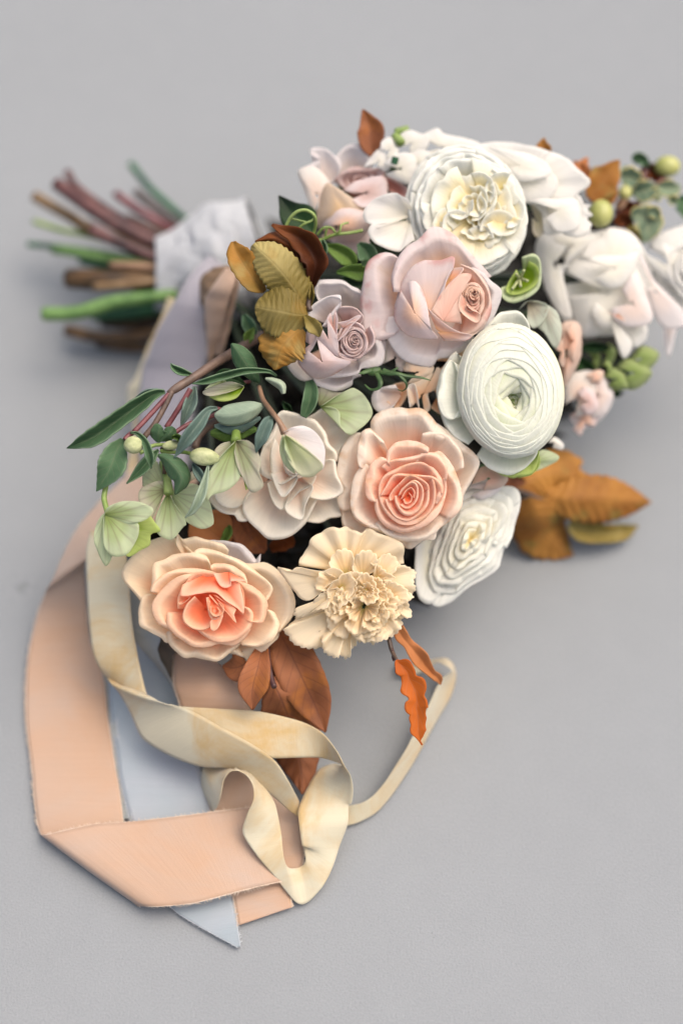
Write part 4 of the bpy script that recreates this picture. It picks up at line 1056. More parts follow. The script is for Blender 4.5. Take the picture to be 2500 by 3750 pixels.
p([(670, 650), (600, 600), (440, 630), (240, 595), (150, 635), (45, 590), (90, 680), (180, 800), (250, 880), (350, 912), (470, 820), (540, 750)],
  [4, 3, 1, -1, -3, -5, -6, -6, -4, -2, 1, 4], base=(590, 720), bd=0, a=1, b=1, serr=(12, 9), nS=60, wob=1)
p([(540, 900), (500, 830), (430, 870), (340, 970), (240, 975), (203, 1010), (210, 1070), (270, 1080), (400, 1010), (520, 985)],
  [2, 2, 0, -3, -5, -5, -5, -4, 0, 3], base=(560, 860), bd=0, a=1, serr=SE, nS=50, wob=1)
p([(640, 1000), (400, 1010), (250, 1070), (150, 1150), (100, 1200), (140, 1250), (190, 1320), (290, 1365), (400, 1370), (500, 1350)], -9, base=(700, 950), a=1, b=.8, bd=-8, pleat=(1.3, 4), serr=SE, nS=50)
p([(1080, 760), (1200, 755), (1300, 830), (1338, 880), (1290, 930), (1325, 1040), (1285, 1085), (1220, 1050), (1100, 1010)], -4, base=(960, 860), bd=-7, a=1, b=.7, pleat=(1.5, 3), serr=SE, nS=50)
p([(1100, 1010), (1220, 1090), (1220, 1180), (1130, 1262), (1060, 1262), (950, 1332), (900, 1270), (820, 1308), (790, 1230)], -5, base=(900, 950), bd=-9, a=1, b=.8, pleat=(2, 4), serr=SE, nS=60)
p([(820, 1230), (790, 1340), (735, 1380), (740, 1440), (690, 1468), (640, 1430), (620, 1460), (540, 1440), (490, 1400), (470, 1330), (440, 1200)], -7, base=(760, 1000), bd=-9, a=1, b=.8, pleat=(2.5, 4), serr=SE, nS=60)
for rim, dr, bs_, tn in (([(520, 980), (515, 880), (530, 780), (620, 700), (690, 650), (760, 680), (780, 780), (700, 940), (620, 990)], [1, 2, 3, 4, 4, 3, 3, 3, 1], (640, 800), .2),
                         ([(690, 660), (760, 640), (850, 650), (800, 720), (790, 830), (740, 930), (690, 880)], 3, (740, 760), .3),
                         ([(790, 700), (860, 650), (940, 680), (980, 760), (1010, 860), (980, 920), (900, 950), (830, 900)], 4, (880, 790), .3),
                         ([(940, 700), (1010, 700), (1070, 780), (1080, 880), (1020, 950)], 2, (950, 820), .6),
                         ([(1060, 740), (1130, 730), (1260, 800), (1290, 900), (1220, 960), (1100, 1000)], 0, (1040, 880), .1),
                         ([(860, 760), (910, 740), (960, 800), (950, 870), (890, 880)], 5.5, (905, 810), .5),
                         ([(930, 560), (1010, 580), (1080, 640), (1160, 690), (1100, 730), (1000, 700)], 0, (960, 690), .1)):
    p(rim, dr, base=bs_, bd=(dr if isinstance(dr, (int, float)) else 2) - 5, a=.8, b=1, serr=(18, 9), nS=60, tint=tn, wob=1.7, lip=12, ld=-3, thick=.0003)
for rim, dr, bs_ in (([(560, 640), (540, 540), (600, 450), (690, 420), (760, 470), (770, 560), (760, 650)], 0, (700, 690)),
                     ([(760, 640), (770, 520), (850, 440), (950, 450), (1000, 540), (960, 640)], 1, (850, 700)),
                     ([(960, 640), (1020, 500), (1110, 470), (1190, 540), (1160, 640), (1060, 700)], -1, (960, 740)),
                     ([(600, 690), (470, 640), (420, 700), (400, 780), (470, 820), (570, 800)], 2, (660, 780))):
    p(rim, dr, base=bs_, bd=-5, a=.9, b=.9, pleat=(1.0, 3), serr=(18, 8), nS=54, wob=1.5, lip=10, ld=-2, tint=.1, thick=.0003)
r8 = random.Random(3)
for i in range(26):                                          # inner frilled petals
    f = i / 26
    a = math.radians(i * 137.5 + r8.uniform(-25, 25))
    R_ = 320 * math.sqrt(1 - f) + 40
    ex = math.cos(a) * R_ * 1.15; ey = math.sin(a) * R_ * .95
    if ey < -120 and R_ > 315: continue                       # the upper side shows its broad fan petals
    ccx, ccy = 870, 960
    tx, ty = ccx + ex, ccy + ey * (1.15 if ey > 0 else .8)
    wdt = r8.uniform(130, 220) * (1 - .45 * f)
    px, py = -math.sin(a), math.cos(a)
    n = 9; rim = []
    for k in range(n):
        q = -1 + 2 * k / (n - 1)
        rim.append((tx + px * wdt * q + math.cos(a) * (-.45 * wdt * q * q + r8.uniform(-10, 10)), ty + py * wdt * q + math.sin(a) * (-.45 * wdt * q * q + r8.uniform(-10, 10))))
    p(rim, -5 + 7.5 * f ** .8 + r8.uniform(-1, 1), base=(ccx + ex * .1, ccy + ey * .1), bd=-8, a=.9, b=1.0, pleat=(r8.uniform(.9, 1.7), r8.uniform(1.2, 2.2)), serr=(15, 6), nS=44, nW=9, tint=.1 + .3 * f, thick=.0003)
finish(F)

# 9. white ruffled rose at the lower right (crop M)
F = Flower('white_garden_rose', 'white garden rose seen from the side, leaning on the floor below the ranunculus', 'garden rose', 'M', (440, 560), -26, MT['white'])
p = F.petal
p([(180, 600), (178, 740), (190, 860), (215, 900), (270, 910), (330, 820), (380, 640)], -10, base=(330, 480), bd=-16, a=.9, b=.7)
OUT = [(430, 265), (560, 240), (670, 262), (742, 285), (758, 360), (738, 450), (715, 540), (680, 610), (640, 720), (560, 785), (470, 840), (380, 905), (300, 930), (235, 890), (205, 800), (240, 640), (310, 450), (370, 320)]
cm = (478, 560)
for k in range(26):
    lay = k // 4
    sc = 1 - .135 * lay - r7.uniform(0, .04)
    i0 = (k * 5 + lay * 2) % len(OUT); ln = 8 if lay < 3 else 10
    rim = [OUT[(i0 + q) % len(OUT)] for q in range(ln)]
    rim = [(cm[0] + (q[0] - cm[0]) * sc * r7.uniform(.96, 1.03), cm[1] + (q[1] - cm[1]) * sc * r7.uniform(.96, 1.03)) for q in rim]
    p(rim, -12 + lay * 2.3 + r7.uniform(-.6, .6), base=cm, bd=-15 + lay * 2.3, a=.9, b=.6, lip=36, ld=-3.5, rag=2.4, wob=1.3, nS=34, tint=.1 * lay)
finish(F)

# 10. back blush rose (crop B)
F = Flower('blush_rose', 'pale blush rose seen from the side at the upper left, beneath the tall brown leaf', 'rose', 'B', (640, 760), -52, MT['blush'], GP)
p = F.petal
p([(205, 610), (300, 560), (380, 500), (300, 455), (330, 425), (420, 430), (480, 470), (560, 560), (500, 690), (430, 690)], -4, base=(420, 850), lip=40, mat=MT['pinkwhite'], bd=-10)
p([(340, 1010), (300, 900), (250, 760), (205, 615), (330, 580), (430, 660), (460, 720), (420, 850), (370, 960)], -2, base=(360, 830), bd=1, mat=MT['pale'], b=2)
p([(480, 700), (500, 540), (560, 440), (640, 395), (730, 415), (800, 500), (810, 600), (740, 640)], -8, lip=60, base=(640, 800), mat=MT['pinkwhite'])
p([(500, 690), (560, 640), (660, 605), (800, 600), (910, 590), (900, 680), (830, 720)], -3, lip=10, base=(680, 850), tint=.8, mat=MT['mauve'])
p([(380, 1090), (340, 1010), (370, 900), (430, 720), (500, 740), (580, 790), (740, 910), (810, 1000), (800, 1060), (700, 1080), (520, 1110)], [-6, -4, 0, 4, 6, 7, 6, 0, -5, -8, -8], base=(560, 960), bd=6, a=.9, b=2, mat=petal_mat('apricot blush', rgb(236, 205, 150), rgb(236, 210, 170), rgb(236, 220, 200)))
p([(385, 1090), (400, 1010), (500, 940), (620, 920), (740, 950), (800, 1000), (790, 1080), (720, 1170), (560, 1200), (440, 1180)], [-4, 0, 5, 7, 6, 2, -4, -8, -10, -9], base=(590, 1050), bd=8, a=.9, b=2)
p([(560, 780), (700, 690), (900, 660), (940, 760), (900, 860), (740, 915), (640, 850)], [3, 1, 0, 0, 2, 6, 6], base=(760, 800), bd=3, mat=MT['mauve'], b=1.5)
p([(900, 650), (1000, 690), (1100, 760), (1110, 860), (960, 790)], -3, base=(940, 740), bd=-6, mat=MT['mauve'], tint=.9)
p([(470, 1190), (560, 1290), (680, 1300), (800, 1240), (810, 1120)], -12, base=(620, 1080), bd=-8, mat=MT['mauve'])
p([(400, 1080), (480, 1070), (520, 1120), (470, 1180), (390, 1160)], -3, base=(440, 1120), bd=0, mat=MT['coral'])
F.rings('B', (720, 700), [140, 100, 60], -5, -5, per=3, squash=(1.3, .8), tint0=.5, tint1=1, mat=MT['mauve'])
finish(F)

# 11. small white blossoms behind (crops B, C)
F = Flower('white_blossom', 'cluster of small white petals behind the garden rose at the top', 'blossom', 'B', (1020, 560), -56, MT['pinkwhite'])
F.pillow = .6
p = F.petal
W_ = petal_mat('cool white petal', rgb(242, 238, 222), rgb(243, 241, 232), rgb(243, 242, 238))
p([(880, 440), (890, 370), (950, 340), (1010, 370), (1030, 440), (990, 520), (920, 540)], 2, base=(950, 450), bd=4, b=2, mat=W_)
p([(1000, 420), (1040, 320), (1120, 280), (1210, 310), (1280, 330), (1250, 440), (1120, 500)], 0, base=(1120, 400), bd=3, b=2, mat=W_)
p([(1200, 330), (1340, 262), (1400, 310), (1568, 345), (1700, 400), (1600, 520), (1300, 560), (1180, 480)], -2, base=(1380, 430), bd=2, b=2, mat=W_)
p([(740, 590), (800, 500), (880, 440), (960, 560), (930, 620), (860, 600)], 1, base=(860, 540), bd=3, b=2, mat=W_)
p([(900, 560), (1000, 480), (1120, 470), (1180, 560), (1150, 720), (1100, 730), (980, 680), (920, 640)], 4, base=(1040, 600), bd=7, b=2, mat=W_)
p([(1100, 480), (1220, 440), (1300, 500), (1260, 640), (1160, 720)], 1, base=(1180, 560), bd=3, b=2, mat=W_)
tube('sepal_stalk', [PD(*cx('B', [(990, 560)])[0], -47), PD(*cx('B', [(1005, 500)])[0], -46)], .0018, MT['dgreen'], F.root)
tube('sepal_stalk', [PD(*cx('B', [(1000, 330)])[0], -56), PD(*cx('B', [(1050, 385)])[0], -52)], .0024, MT['limest'], F.root)
tube('sepal_stalk', [PD(*cx('B', [(1000, 300)])[0], -58), PD(*cx('B', [(1110, 275)])[0], -58)], .0022, MT['limest'], F.root)
finish(F, 4)
F = Flower('white_blossom', 'single pale green white petal pair between the two blush roses and the garden rose', 'blossom', 'B', (1100, 980), -30, MT['helle'])
F.petal([(1110, 850), (1050, 820), (1000, 796), (900, 812), (800, 868), (740, 950), (745, 1020), (805, 1060), (860, 1090)], 3, base=(1150, 980), bd=-6, a=1, b=.7, mat=W_)
F.petal([(850, 1050), (800, 1062), (778, 1130), (820, 1195), (930, 1252), (1030, 1280), (1080, 1240), (1160, 1180)], 3, base=(1120, 1020), bd=-6, a=1, b=.7, mat=W_)
finish(F, 4)

# 12. wide white bloom at the top right (crop C)
F = Flower('white_garden_rose', 'wide open white bloom with notched outer petals at the top right of the garden rose', 'garden rose', 'C', (1050, 620), -48, W_)
F.pillow = .45
p = F.petal
p([(640, 262), (750, 236), (900, 233), (1080, 262), (1200, 300), (1260, 330), (1300, 420)], -3, base=(900, 600), bd=-6, a=1, b=.6, nS=40, wob=1.6)
p([(1200, 310), (1330, 345), (1390, 420), (1478, 490), (1470, 555), (1400, 610), (1300, 700), (1150, 700)], -2, base=(950, 560), bd=-2, a=1, b=.6, nS=40, serr=(14, 5), wob=1.6)
p([(1360, 590), (1430, 640), (1440, 680), (1500, 690), (1470, 720), (1505, 760), (1470, 790), (1500, 830), (1480, 880), (1420, 920), (1300, 900)], -4, base=(1000, 600), bd=-2, a=1, b=.7, serr=(16, 6), nS=46)
p([(1300, 880), (1200, 905), (1160, 880), (1150, 800), (1130, 700), (1060, 650)], -5, base=(1200, 700), bd=0, a=1, b=1)
p([(700, 300), (820, 380), (860, 480), (900, 600), (1060, 680), (1200, 640), (1260, 520), (1150, 400), (950, 330)], 2, base=(1000, 480), bd=5, a=1, b=2, wob=1.4)
p([(1040, 660), (1140, 640), (1260, 640), (1380, 640), (1420, 740), (1400, 860), (1260, 880), (1170, 780)], 1, base=(1260, 720), bd=5, a=1, b=2, wob=1.8)
p([(760, 270), (900, 290), (1060, 320), (1180, 390), (1200, 470), (1000, 520), (820, 440)], 6, base=(980, 400), bd=8, a=1, b=2, wob=1.4)
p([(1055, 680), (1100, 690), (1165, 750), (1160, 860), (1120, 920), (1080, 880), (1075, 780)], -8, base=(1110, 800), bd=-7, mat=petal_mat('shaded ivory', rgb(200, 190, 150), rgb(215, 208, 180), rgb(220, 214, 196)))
finish(F)

# 13. white blush rose at the right (crop D)
F = Flower('white_blush_rose', 'soft white rose tinged with blush, hanging at the right with one long drooping petal', 'rose', 'D', (680, 1160), -72, MT['pinkwhite'], GP)
F.pillow = .5
p = F.petal
p([(420, 1000), (345, 1060), (380, 1250), (412, 1420), (330, 1395), (220, 1220), (165, 1050), (125, 920), (150, 790), (230, 750), (400, 800)], [-4, -1, 2, 2, 0, -2, -3, -4, -6, -7, -8], base=(280, 1000), bd=4, b=2, mat=W_, nS=40)
p([(180, 800), (260, 720), (420, 710), (560, 740), (640, 770), (540, 880), (420, 960), (340, 1040)], -5, base=(400, 860), bd=2, b=2, mat=W_)
p([(480, 940), (560, 830), (660, 780), (700, 712), (830, 728), (930, 800), (960, 900), (900, 980)], -3, base=(720, 1000), bd=2, b=1.6, mat=W_)
p([(350, 1060), (440, 950), (600, 920), (860, 930), (990, 1080), (1040, 1300), (1010, 1470), (860, 1510), (720, 1540), (500, 1575), (420, 1430), (380, 1250)], -6, base=(680, 1220), bd=11, b=2.2, a=.9, nS=44, mat=W_, tint=.2)
p([(535, 960), (640, 930), (820, 925), (930, 905), (900, 1050), (800, 1170), (680, 1180), (580, 1120)], 7, base=(730, 1030), bd=13, b=2, mat=W_)
p([(600, 1300), (560, 1380), (620, 1490), (740, 1530), (770, 1620), (790, 1700), (825, 1740), (870, 1690), (880, 1600), (780, 1490), (740, 1400)], 2, base=(700, 1380), bd=10, b=2, mat=W_, nS=40)
p([(780, 1480), (830, 1560), (900, 1650), (960, 1620), (995, 1580), (1000, 1480), (900, 1480)], -1, base=(880, 1500), bd=2, mat=W_)
p([(800, 1200), (900, 1080), (1000, 1250), (1045, 1400), (1000, 1470), (850, 1490), (740, 1430), (720, 1340)], 7, base=(880, 1310), bd=13, b=2, tint=.2)
p([(900, 880), (960, 920), (1040, 1100), (1180, 1250), (1290, 1370), (1300, 1480), (1150, 1500), (1060, 1400), (990, 1180)], -2, base=(1060, 1200), bd=2, b=1.6)
p([(690, 1370), (740, 1400), (830, 1440), (780, 1380)], 12, base=(750, 1400), bd=11, mat=MT['coral'])
finish(F)
p([(150, 820), (300, 740), (560, 740), (760, 730), (940, 830), (1040, 1060), (1050, 1400), (900, 1520), (560, 1560), (330, 1420), (190, 1180)], -12, base=(600, 1120), bd=-9, b=2, mat=W_, wob=.5, nS=44)
F = Flower('white_blush_rose', 'white rose running off the right edge of the picture', 'rose', 'D', (1380, 1080), -84, MT['pinkwhite'], GP)
F.pillow = .5
p = F.petal
p([(1000, 860), (1100, 760), (1290, 690), (1500, 680), (1700, 800), (1750, 1100), (1650, 1400), (1450, 1500), (1250, 1480), (1100, 1280), (1050, 1080)], -8, base=(1380, 1080), bd=8, b=2.2, mat=W_, nS=44)
p([(1180, 1250), (1250, 1400), (1220, 1560), (1175, 1720), (1140, 1640), (1130, 1500), (1150, 1350)], -3, base=(1190, 1400), bd=-1, b=2)
p([(960, 900), (1010, 1000), (1150, 1150), (1290, 1240), (1350, 1100), (1250, 900), (1100, 830)], 2, base=(1180, 1020), bd=8, b=2, mat=W_)
F.rings('D', (1400, 1050), [240, 200, 160, 120, 80, 40], 6, 9, per=3, tint0=.1, tint1=.6, mat=W_)
finish(F)
# 14. coral bud and small blush rose on the right
F = Flower('coral_rose', 'slim coral and peach rose bud showing behind the ranunculus at the right', 'rose', 'D', (400, 1660), -58, MT['coral'], GP)
F.petal([(300, 1640), (320, 1480), (400, 1440), (480, 1480), (490, 1650), (470, 1760), (380, 1930), (340, 1960), (330, 1800)], -3, base=(400, 1680), bd=4, b=2)
F.petal([(285, 1660), (340, 1580), (360, 1640), (350, 1800), (310, 1760)], 3, base=(330, 1690), bd=4, tint=1)
F.petal([(360, 1500), (430, 1460), (470, 1600), (430, 1760), (370, 1700)], 4, base=(420, 1600), bd=7, b=2)
finish(F, 5)
F = Flower('blush_rose', 'small crumpled blush rose low at the right under the green flower heads', 'rose', 'D', (520, 2040), -70, MT['pinkwhite'], GP)
F.pillow = .5
F.petal([(370, 2080), (350, 1950), (420, 1860), (560, 1830), (680, 1900), (740, 2020), (690, 2160), (580, 2260), (470, 2290), (390, 2200)], -7, base=(540, 2050), bd=-5, b=2, wob=.5)
for rim, dr, bs_, mt, tn in (([(360, 2100), (340, 1950), (400, 1860), (520, 1850), (600, 1950), (560, 2150), (440, 2200)], -2, (470, 2020), 'pale', 0),
                        ([(520, 1900), (640, 1850), (700, 1990), (740, 2020), (700, 2100), (660, 2180), (560, 2200), (540, 2050)], -4, (620, 2030), 'pinkwhite', .2),
                        ([(400, 2180), (480, 2140), (600, 2180), (590, 2270), (520, 2260), (480, 2340), (420, 2290)], -6, (500, 2210), 'blush', .2),
                        ([(450, 2000), (520, 1960), (600, 2020), (620, 2120), (540, 2180), (470, 2120)], 3, (530, 2080), 'mauve', 0),
                        ([(520, 1870), (600, 1830), (660, 1840), (640, 1920), (560, 1930)], 0, (590, 1880), 'coral', .8)):
    F.petal(rim, dr, base=bs_, bd=dr + 5, b=2, mat=MT[mt], tint=tn, wob=.7)
finish(F, 5)
# 15. peach petals low at (crop F/H) below the blush rose
F = Flower('apricot_rose', 'apricot cream rose squeezed under the blush rose, only its curled petals showing', 'rose', 'F', (1130, 1250), -22, MT['blush'], GP)
p = F.petal
APR = petal_mat('apricot petal', rgb(236, 196, 156), rgb(244, 220, 192), rgb(245, 232, 214), deep=rgb(236, 190, 148))
p([(900, 1080), (910, 940), (960, 880), (1100, 1000), (1110, 1060), (1060, 1140), (1010, 1120)], -6, base=(1000, 1030), bd=-2, b=2, mat=MT['pale'])
p([(1070, 1140), (1100, 1060), (1200, 1070), (1310, 1090), (1300, 1160), (1200, 1220), (1100, 1240)], 0, base=(1180, 1150), bd=3, b=2, mat=APR)
p([(1000, 1250), (900, 1270), (830, 1300), (805, 1380), (830, 1450), (890, 1480), (980, 1440)], 0, lip=70, ld=-5, base=(1060, 1330), mat=MT['pinkwhite'])
p([(890, 1290), (960, 1260), (1080, 1230), (1110, 1300), (1030, 1440), (930, 1390)], -5, base=(1010, 1340), bd=-9, mat=APR, tint=.8)
p([(1130, 1440), (1110, 1330), (1110, 1250), (1180, 1230), (1230, 1200), (1320, 1150), (1350, 1100), (1400, 1180), (1350, 1280), (1270, 1320), (1290, 1440), (1240, 1500)], 1, base=(1220, 1340), bd=0, mat=APR, wob=1.5)
p([(1120, 1440), (1100, 1280), (1150, 1240), (1180, 1300), (1200, 1450)], 3, base=(1160, 1380), bd=0, mat=MT['pale'])
p([(1250, 1200), (1340, 1160), (1420, 1250), (1480, 1400), (1400, 1500), (1290, 1440)], -5, base=(1350, 1340), bd=-10, mat=APR, tint=.8)
p([(1280, 1050), (1400, 1020), (1560, 950), (1600, 1050), (1400, 1120), (1300, 1180)], -4, base=(1440, 1060), bd=-6, mat=APR)
finish(F, 5)
# 16. coral rose showing below the ranunculus
F = Flower('coral_rose', 'sliver of a pink coral rose between the centre peach rose and the ranunculus', 'rose', 'I', (1500, 760), -28, MT['coral'], GP)
F.petal([(1400, 840), (1440, 740), (1500, 690), (1620, 700), (1700, 790), (1640, 860), (1500, 880)], -2, base=(1540, 790), bd=2, b=2, tint=.6)
F.petal([(1380, 860), (1460, 830), (1600, 830), (1640, 880), (1500, 960), (1400, 930)], -5, base=(1500, 880), bd=-3, b=2, mat=MT['pinkwhite'])
finish(F, 5)

# ------------------------------------------------------------------ hellebores (crops G, H)
GH = 'hellebore blooms of the bouquet'
F = Flower('hellebore_flower', 'pale green hellebore bell, lowest at the left, hanging from a bent stalk', 'hellebore', 'G', (410, 1520), 6, MT['helle'], GH)
p = F.petal
p([(600, 1640), (680, 1580), (770, 1535), (800, 1560), (830, 1605), (868, 1670), (790, 1695), (782, 1780), (700, 1830), (600, 1880), (560, 1780)], -8, base=(480, 1640), bd=-12, mat=MT['grnpetal'], a=1, b=1, wob=1.4)
p([(430, 1500), (370, 1560), (330, 1650), (322, 1750), (350, 1830), (400, 1940), (430, 1950), (470, 1870), (440, 1700)], -2, base=(415, 1530), bd=0, a=1, b=.6, mat=MT['helle'])
p([(400, 1560), (395, 1700), (410, 1810), (470, 1872), (580, 1870), (640, 1800), (685, 1700), (680, 1600), (560, 1560)], 4, base=(420, 1530), bd=0, a=1, b=.6, edge=4)
p([(400, 1560), (430, 1480), (500, 1440), (580, 1422), (700, 1430), (805, 1485), (795, 1530), (740, 1580), (640, 1610), (470, 1640)], 5, base=(410, 1535), bd=0, a=1, b=.5, edge=5)
tube('stalk', [PD(*cx('G', [q[:2]])[0], q[2]) for q in ((445, 1180, -4), (420, 1300, 0), (405, 1390, 2), (415, 1450, 4), (432, 1510, 6))], .0013, MT['limest'], F.root)
F2 = Flower('hellebore_flower', 'green white hellebore with dark veins spreading downwards under the small leaves', 'hellebore', 'G', (930, 1340), -6, MT['hellebuf'], GH)
p = F2.petal
p([(720, 1300), (730, 1180), (820, 1090), (870, 1150), (890, 1240)], -6, base=(900, 1320), bd=-4, a=1, b=.6, mat=MT['helle'])
p([(890, 1250), (800, 1270), (700, 1330), (690, 1430), (740, 1520), (800, 1560), (860, 1450)], 0, base=(910, 1330), bd=0, a=1, b=.5)
p([(1000, 1340), (1080, 1280), (1190, 1300), (1270, 1420), (1305, 1580), (1280, 1630), (1200, 1650), (1090, 1600), (1000, 1500)], -2, base=(950, 1350), bd=0, a=1, b=.5, mat=MT['helle'], wob=1.4)
p([(880, 1430), (830, 1560), (840, 1680), (900, 1730), (970, 1735), (1050, 1640), (1080, 1600), (1000, 1480), (960, 1390)], 3, base=(930, 1350), bd=0, a=1, b=.6, mat=MT['helle'])
p([(1060, 1290), (1120, 1240), (1190, 1220), (1130, 1180), (1060, 1260)], -8, base=(1020, 1300), bd=-6)
tube('stalk', [PD(*cx('G', [q[:2]])[0], q[2]) for q in ((880, 1100, -12), (905, 1180, -8), (925, 1260, -5), (935, 1360, -2))], [.0015, .0017, .002, .0024], MT['limest'], F2.root)
F3 = Flower('hellebore_flower', 'hellebore with pink veined skirts hanging in front of the pale peach rose', 'hellebore', 'H', (475, 585), 6, MT['hellebuf'], GH)
p = F3.petal
p([(460, 600), (370, 610), (310, 660), (300, 720), (330, 760), (400, 720)], -3, base=(475, 590), bd=-2, a=1, b=.5)
p([(460, 610), (380, 690), (290, 800), (235, 900), (212, 1000), (240, 1088), (270, 1050), (300, 1032), (400, 1000), (480, 940), (515, 870), (490, 740)], 3, base=(475, 590), bd=0, a=1, b=.6, mat=MT['helle'], nS=44)
p([(500, 590), (580, 590), (650, 660), (685, 770), (670, 850), (705, 950), (670, 1000), (600, 1010), (545, 920), (490, 800), (465, 680)], 5, base=(480, 590), bd=0, a=1, b=.6, nS=44, edge=2)
p([(500, 870), (560, 840), (600, 950), (560, 1000)], -4, base=(540, 900), bd=-4, mat=MT['grnpetal'])
tube('stalk', [PD(*cx('H', [q[:2]])[0], q[2]) for q in ((485, 440, -6), (480, 510, 0), (478, 600, 5))], [.0018, .002, .0026], MT['limest'], F3.root)
F4 = Flower('hellebore_bud', 'plump green and blush hellebore bud drooping on a pinkish stalk over the pale peach rose', 'hellebore', 'H', (870, 530), 14, MT['helle'], GH)
p = F4.petal
p([(870, 520), (950, 478), (1040, 470), (1130, 520), (1200, 620), (1210, 720), (1185, 830), (1080, 760), (960, 620)], [2, 1, 0, -1, -2, -2, 0, 4, 3], base=(880, 530), bd=2, a=1, b=.6, mat=MT['pinkwhite'], nS=36)
p([(880, 540), (960, 580), (1060, 660), (1180, 770), (1190, 820), (1140, 860), (1100, 890), (1010, 880), (930, 790), (870, 680)], [2, 5, 6, 6, 5, 4, 2, 0, 0, 0], base=(880, 545), bd=2, a=1, b=.6, nS=36, mat=petal_mat('lime white sepal', rgb(190, 202, 140), rgb(212, 218, 176), rgb(222, 224, 196), streak=.2))
p([(860, 540), (840, 610), (840, 700), (880, 790), (960, 860), (940, 780), (880, 660)], [2, 0, -3, -4, -3, 2, 4], base=(875, 560), bd=2, a=1, b=.7)
tube('stalk', [PD(*cx('H', [q[:2]])[0], q[2]) for q in ((670, 150, -12), (700, 250, 0), (770, 350, 10), (830, 430, 14), (880, 530, 15))], [.0011, .0012, .0013, .0013, .002], MT['blushst'], F4.root)
F5 = Flower('hellebore_flower', 'broad green white hellebore sepal with thin veins, right of the dark oval leaf', 'hellebore', 'H', (1160, 310), -18, MT['helle'], GH)
p = F5.petal
p([(1150, 260), (1150, 180), (1180, 150), (1290, 190), (1390, 200), (1300, 260), (1200, 310)], -3, base=(1160, 300), bd=-3, a=1, mat=MT['hellebuf'])
p([(1190, 300), (1290, 230), (1400, 170), (1450, 160), (1530, 215), (1600, 350), (1565, 430), (1490, 500), (1415, 542), (1340, 480), (1325, 350), (1250, 310)], 4, base=(1170, 310), bd=0, a=1, b=.7, nS=40, mat=MT['helle'])
finish(F5, 4)
F6 = Flower('hellebore_flower', 'small hellebore cup with a lime green inside, right of the white garden rose', 'hellebore', 'C', (1010, 1210), -28, MT['helle'], GH)
p = F6.petal
p([(1000, 1060), (1080, 1035), (1130, 1080), (1140, 1200), (1120, 1290), (1030, 1360), (930, 1390), (860, 1350), (850, 1280)], 0, base=(1010, 1210), bd=-10, a=.7, b=1.2, lip=30, ld=-2)
p([(1050, 1090), (1110, 1130), (1120, 1220), (1060, 1290), (960, 1330), (890, 1310), (900, 1250), (960, 1150)], 0, base=(1000, 1220), bd=-6, mat=MT['grnpetal'])
for q in ((930, 1290), (1015, 1155), (1040, 1230), (960, 1180), (990, 1270)):
    tube('stamen', [PD(*cx('C', [(985, 1215)])[0], -34), PD(*cx('C', [q])[0], -26)], [.0009, .0007], MT['bud'], F6.root)
finish(F6, 4)
F7 = Flower('hellebore_flower', 'faded grey green sepals between the small hellebore cup and the ranunculus', 'hellebore', 'D', (110, 1400), -34, MT['helle'], GH)
GRY = petal_mat('grey green sepal', rgb(170, 160, 130), rgb(205, 202, 185), rgb(216, 222, 208), veins=rgb(150, 135, 130))
F7.petal([(0, 1350), (60, 1290), (160, 1290), (230, 1330), (200, 1430), (120, 1500), (60, 1450)], 0, base=(70, 1290), bd=-3, a=1, mat=GRY)
F7.petal([(230, 1320), (300, 1380), (335, 1500), (320, 1600), (280, 1660), (200, 1540), (140, 1480), (190, 1400)], -2, base=(210, 1350), bd=0, a=1, mat=GRY)
finish(F7, 4)
F8 = Flower('hellebore_flower', 'pale green sepals sticking out below the ranunculus toward the brown leaves', 'hellebore', 'M', (800, 150), -34, MT['helle'], GH)
F8.petal([(830, 100), (880, 70), (960, 100), (955, 130), (880, 170), (800, 200), (780, 180)], 0, base=(830, 130), bd=2, a=1)
F8.petal([(700, 220), (780, 190), (850, 100), (860, 150), (820, 200), (740, 225)], 3, base=(790, 190), bd=1, mat=MT['grnpetal'])
F8.petal([(905, 30), (940, 0), (990, 40), (980, 70), (930, 60)], -14, base=(940, 30), bd=-12, mat=W_)
finish(F8, 4)
F9 = Flower('hellebore_flower', 'bright green flower head blurred at the right below the white rose', 'hellebore', 'D', (840, 1800), -82, MT['helle'], GH)
GB = petal_mat('fresh green bract', rgb(120, 145, 70), rgb(158, 178, 108), rgb(182, 196, 138))
for k, (rim, bs_, dr) in enumerate((([(860, 1750), (960, 1640), (1090, 1690), (1060, 1780), (960, 1850), (880, 1830)], (950, 1740), 0),
                                    ([(760, 1800), (850, 1740), (960, 1780), (1040, 1850), (960, 1950), (860, 1980), (780, 1920)], (890, 1850), 3),
                                    ([(660, 1880), (720, 1810), (820, 1850), (860, 1960), (760, 1990), (680, 1960)], (760, 1900), 4),
                                    ([(540, 1700), (600, 1660), (640, 1720), (620, 1820), (560, 1800)], (590, 1740), -4),
                                    ([(640, 1680), (700, 1620), (760, 1680), (720, 1780), (650, 1780)], (690, 1710), -2),
                                    ([(650, 1790), (690, 1750), (730, 1800), (700, 1860)], (690, 1800), 5))):
    F9.petal(rim, dr, base=bs_, bd=dr + 5, b=2, mat=GB, wob=1.6, tint=0)
leaf('leaf', 'D', [(470, 1660, 10), (560, 1650, 40), (660, 1650, 30), (720, 1640, 4)], MT['dleaf'], F9.root, dc=-80)
leaf('leaf', 'D', [(460, 1720, 10), (500, 1790, 50), (560, 1830, 40), (600, 1860, 4)], MT['dleaf'], F9.root, dc=-84)
leaf('leaf', 'D', [(640, 1880, 10), (680, 1960, 50), (760, 2010, 30), (820, 2010, 4)], MT['dleaf'], F9.root, dc=-90)
finish(F9, 4)

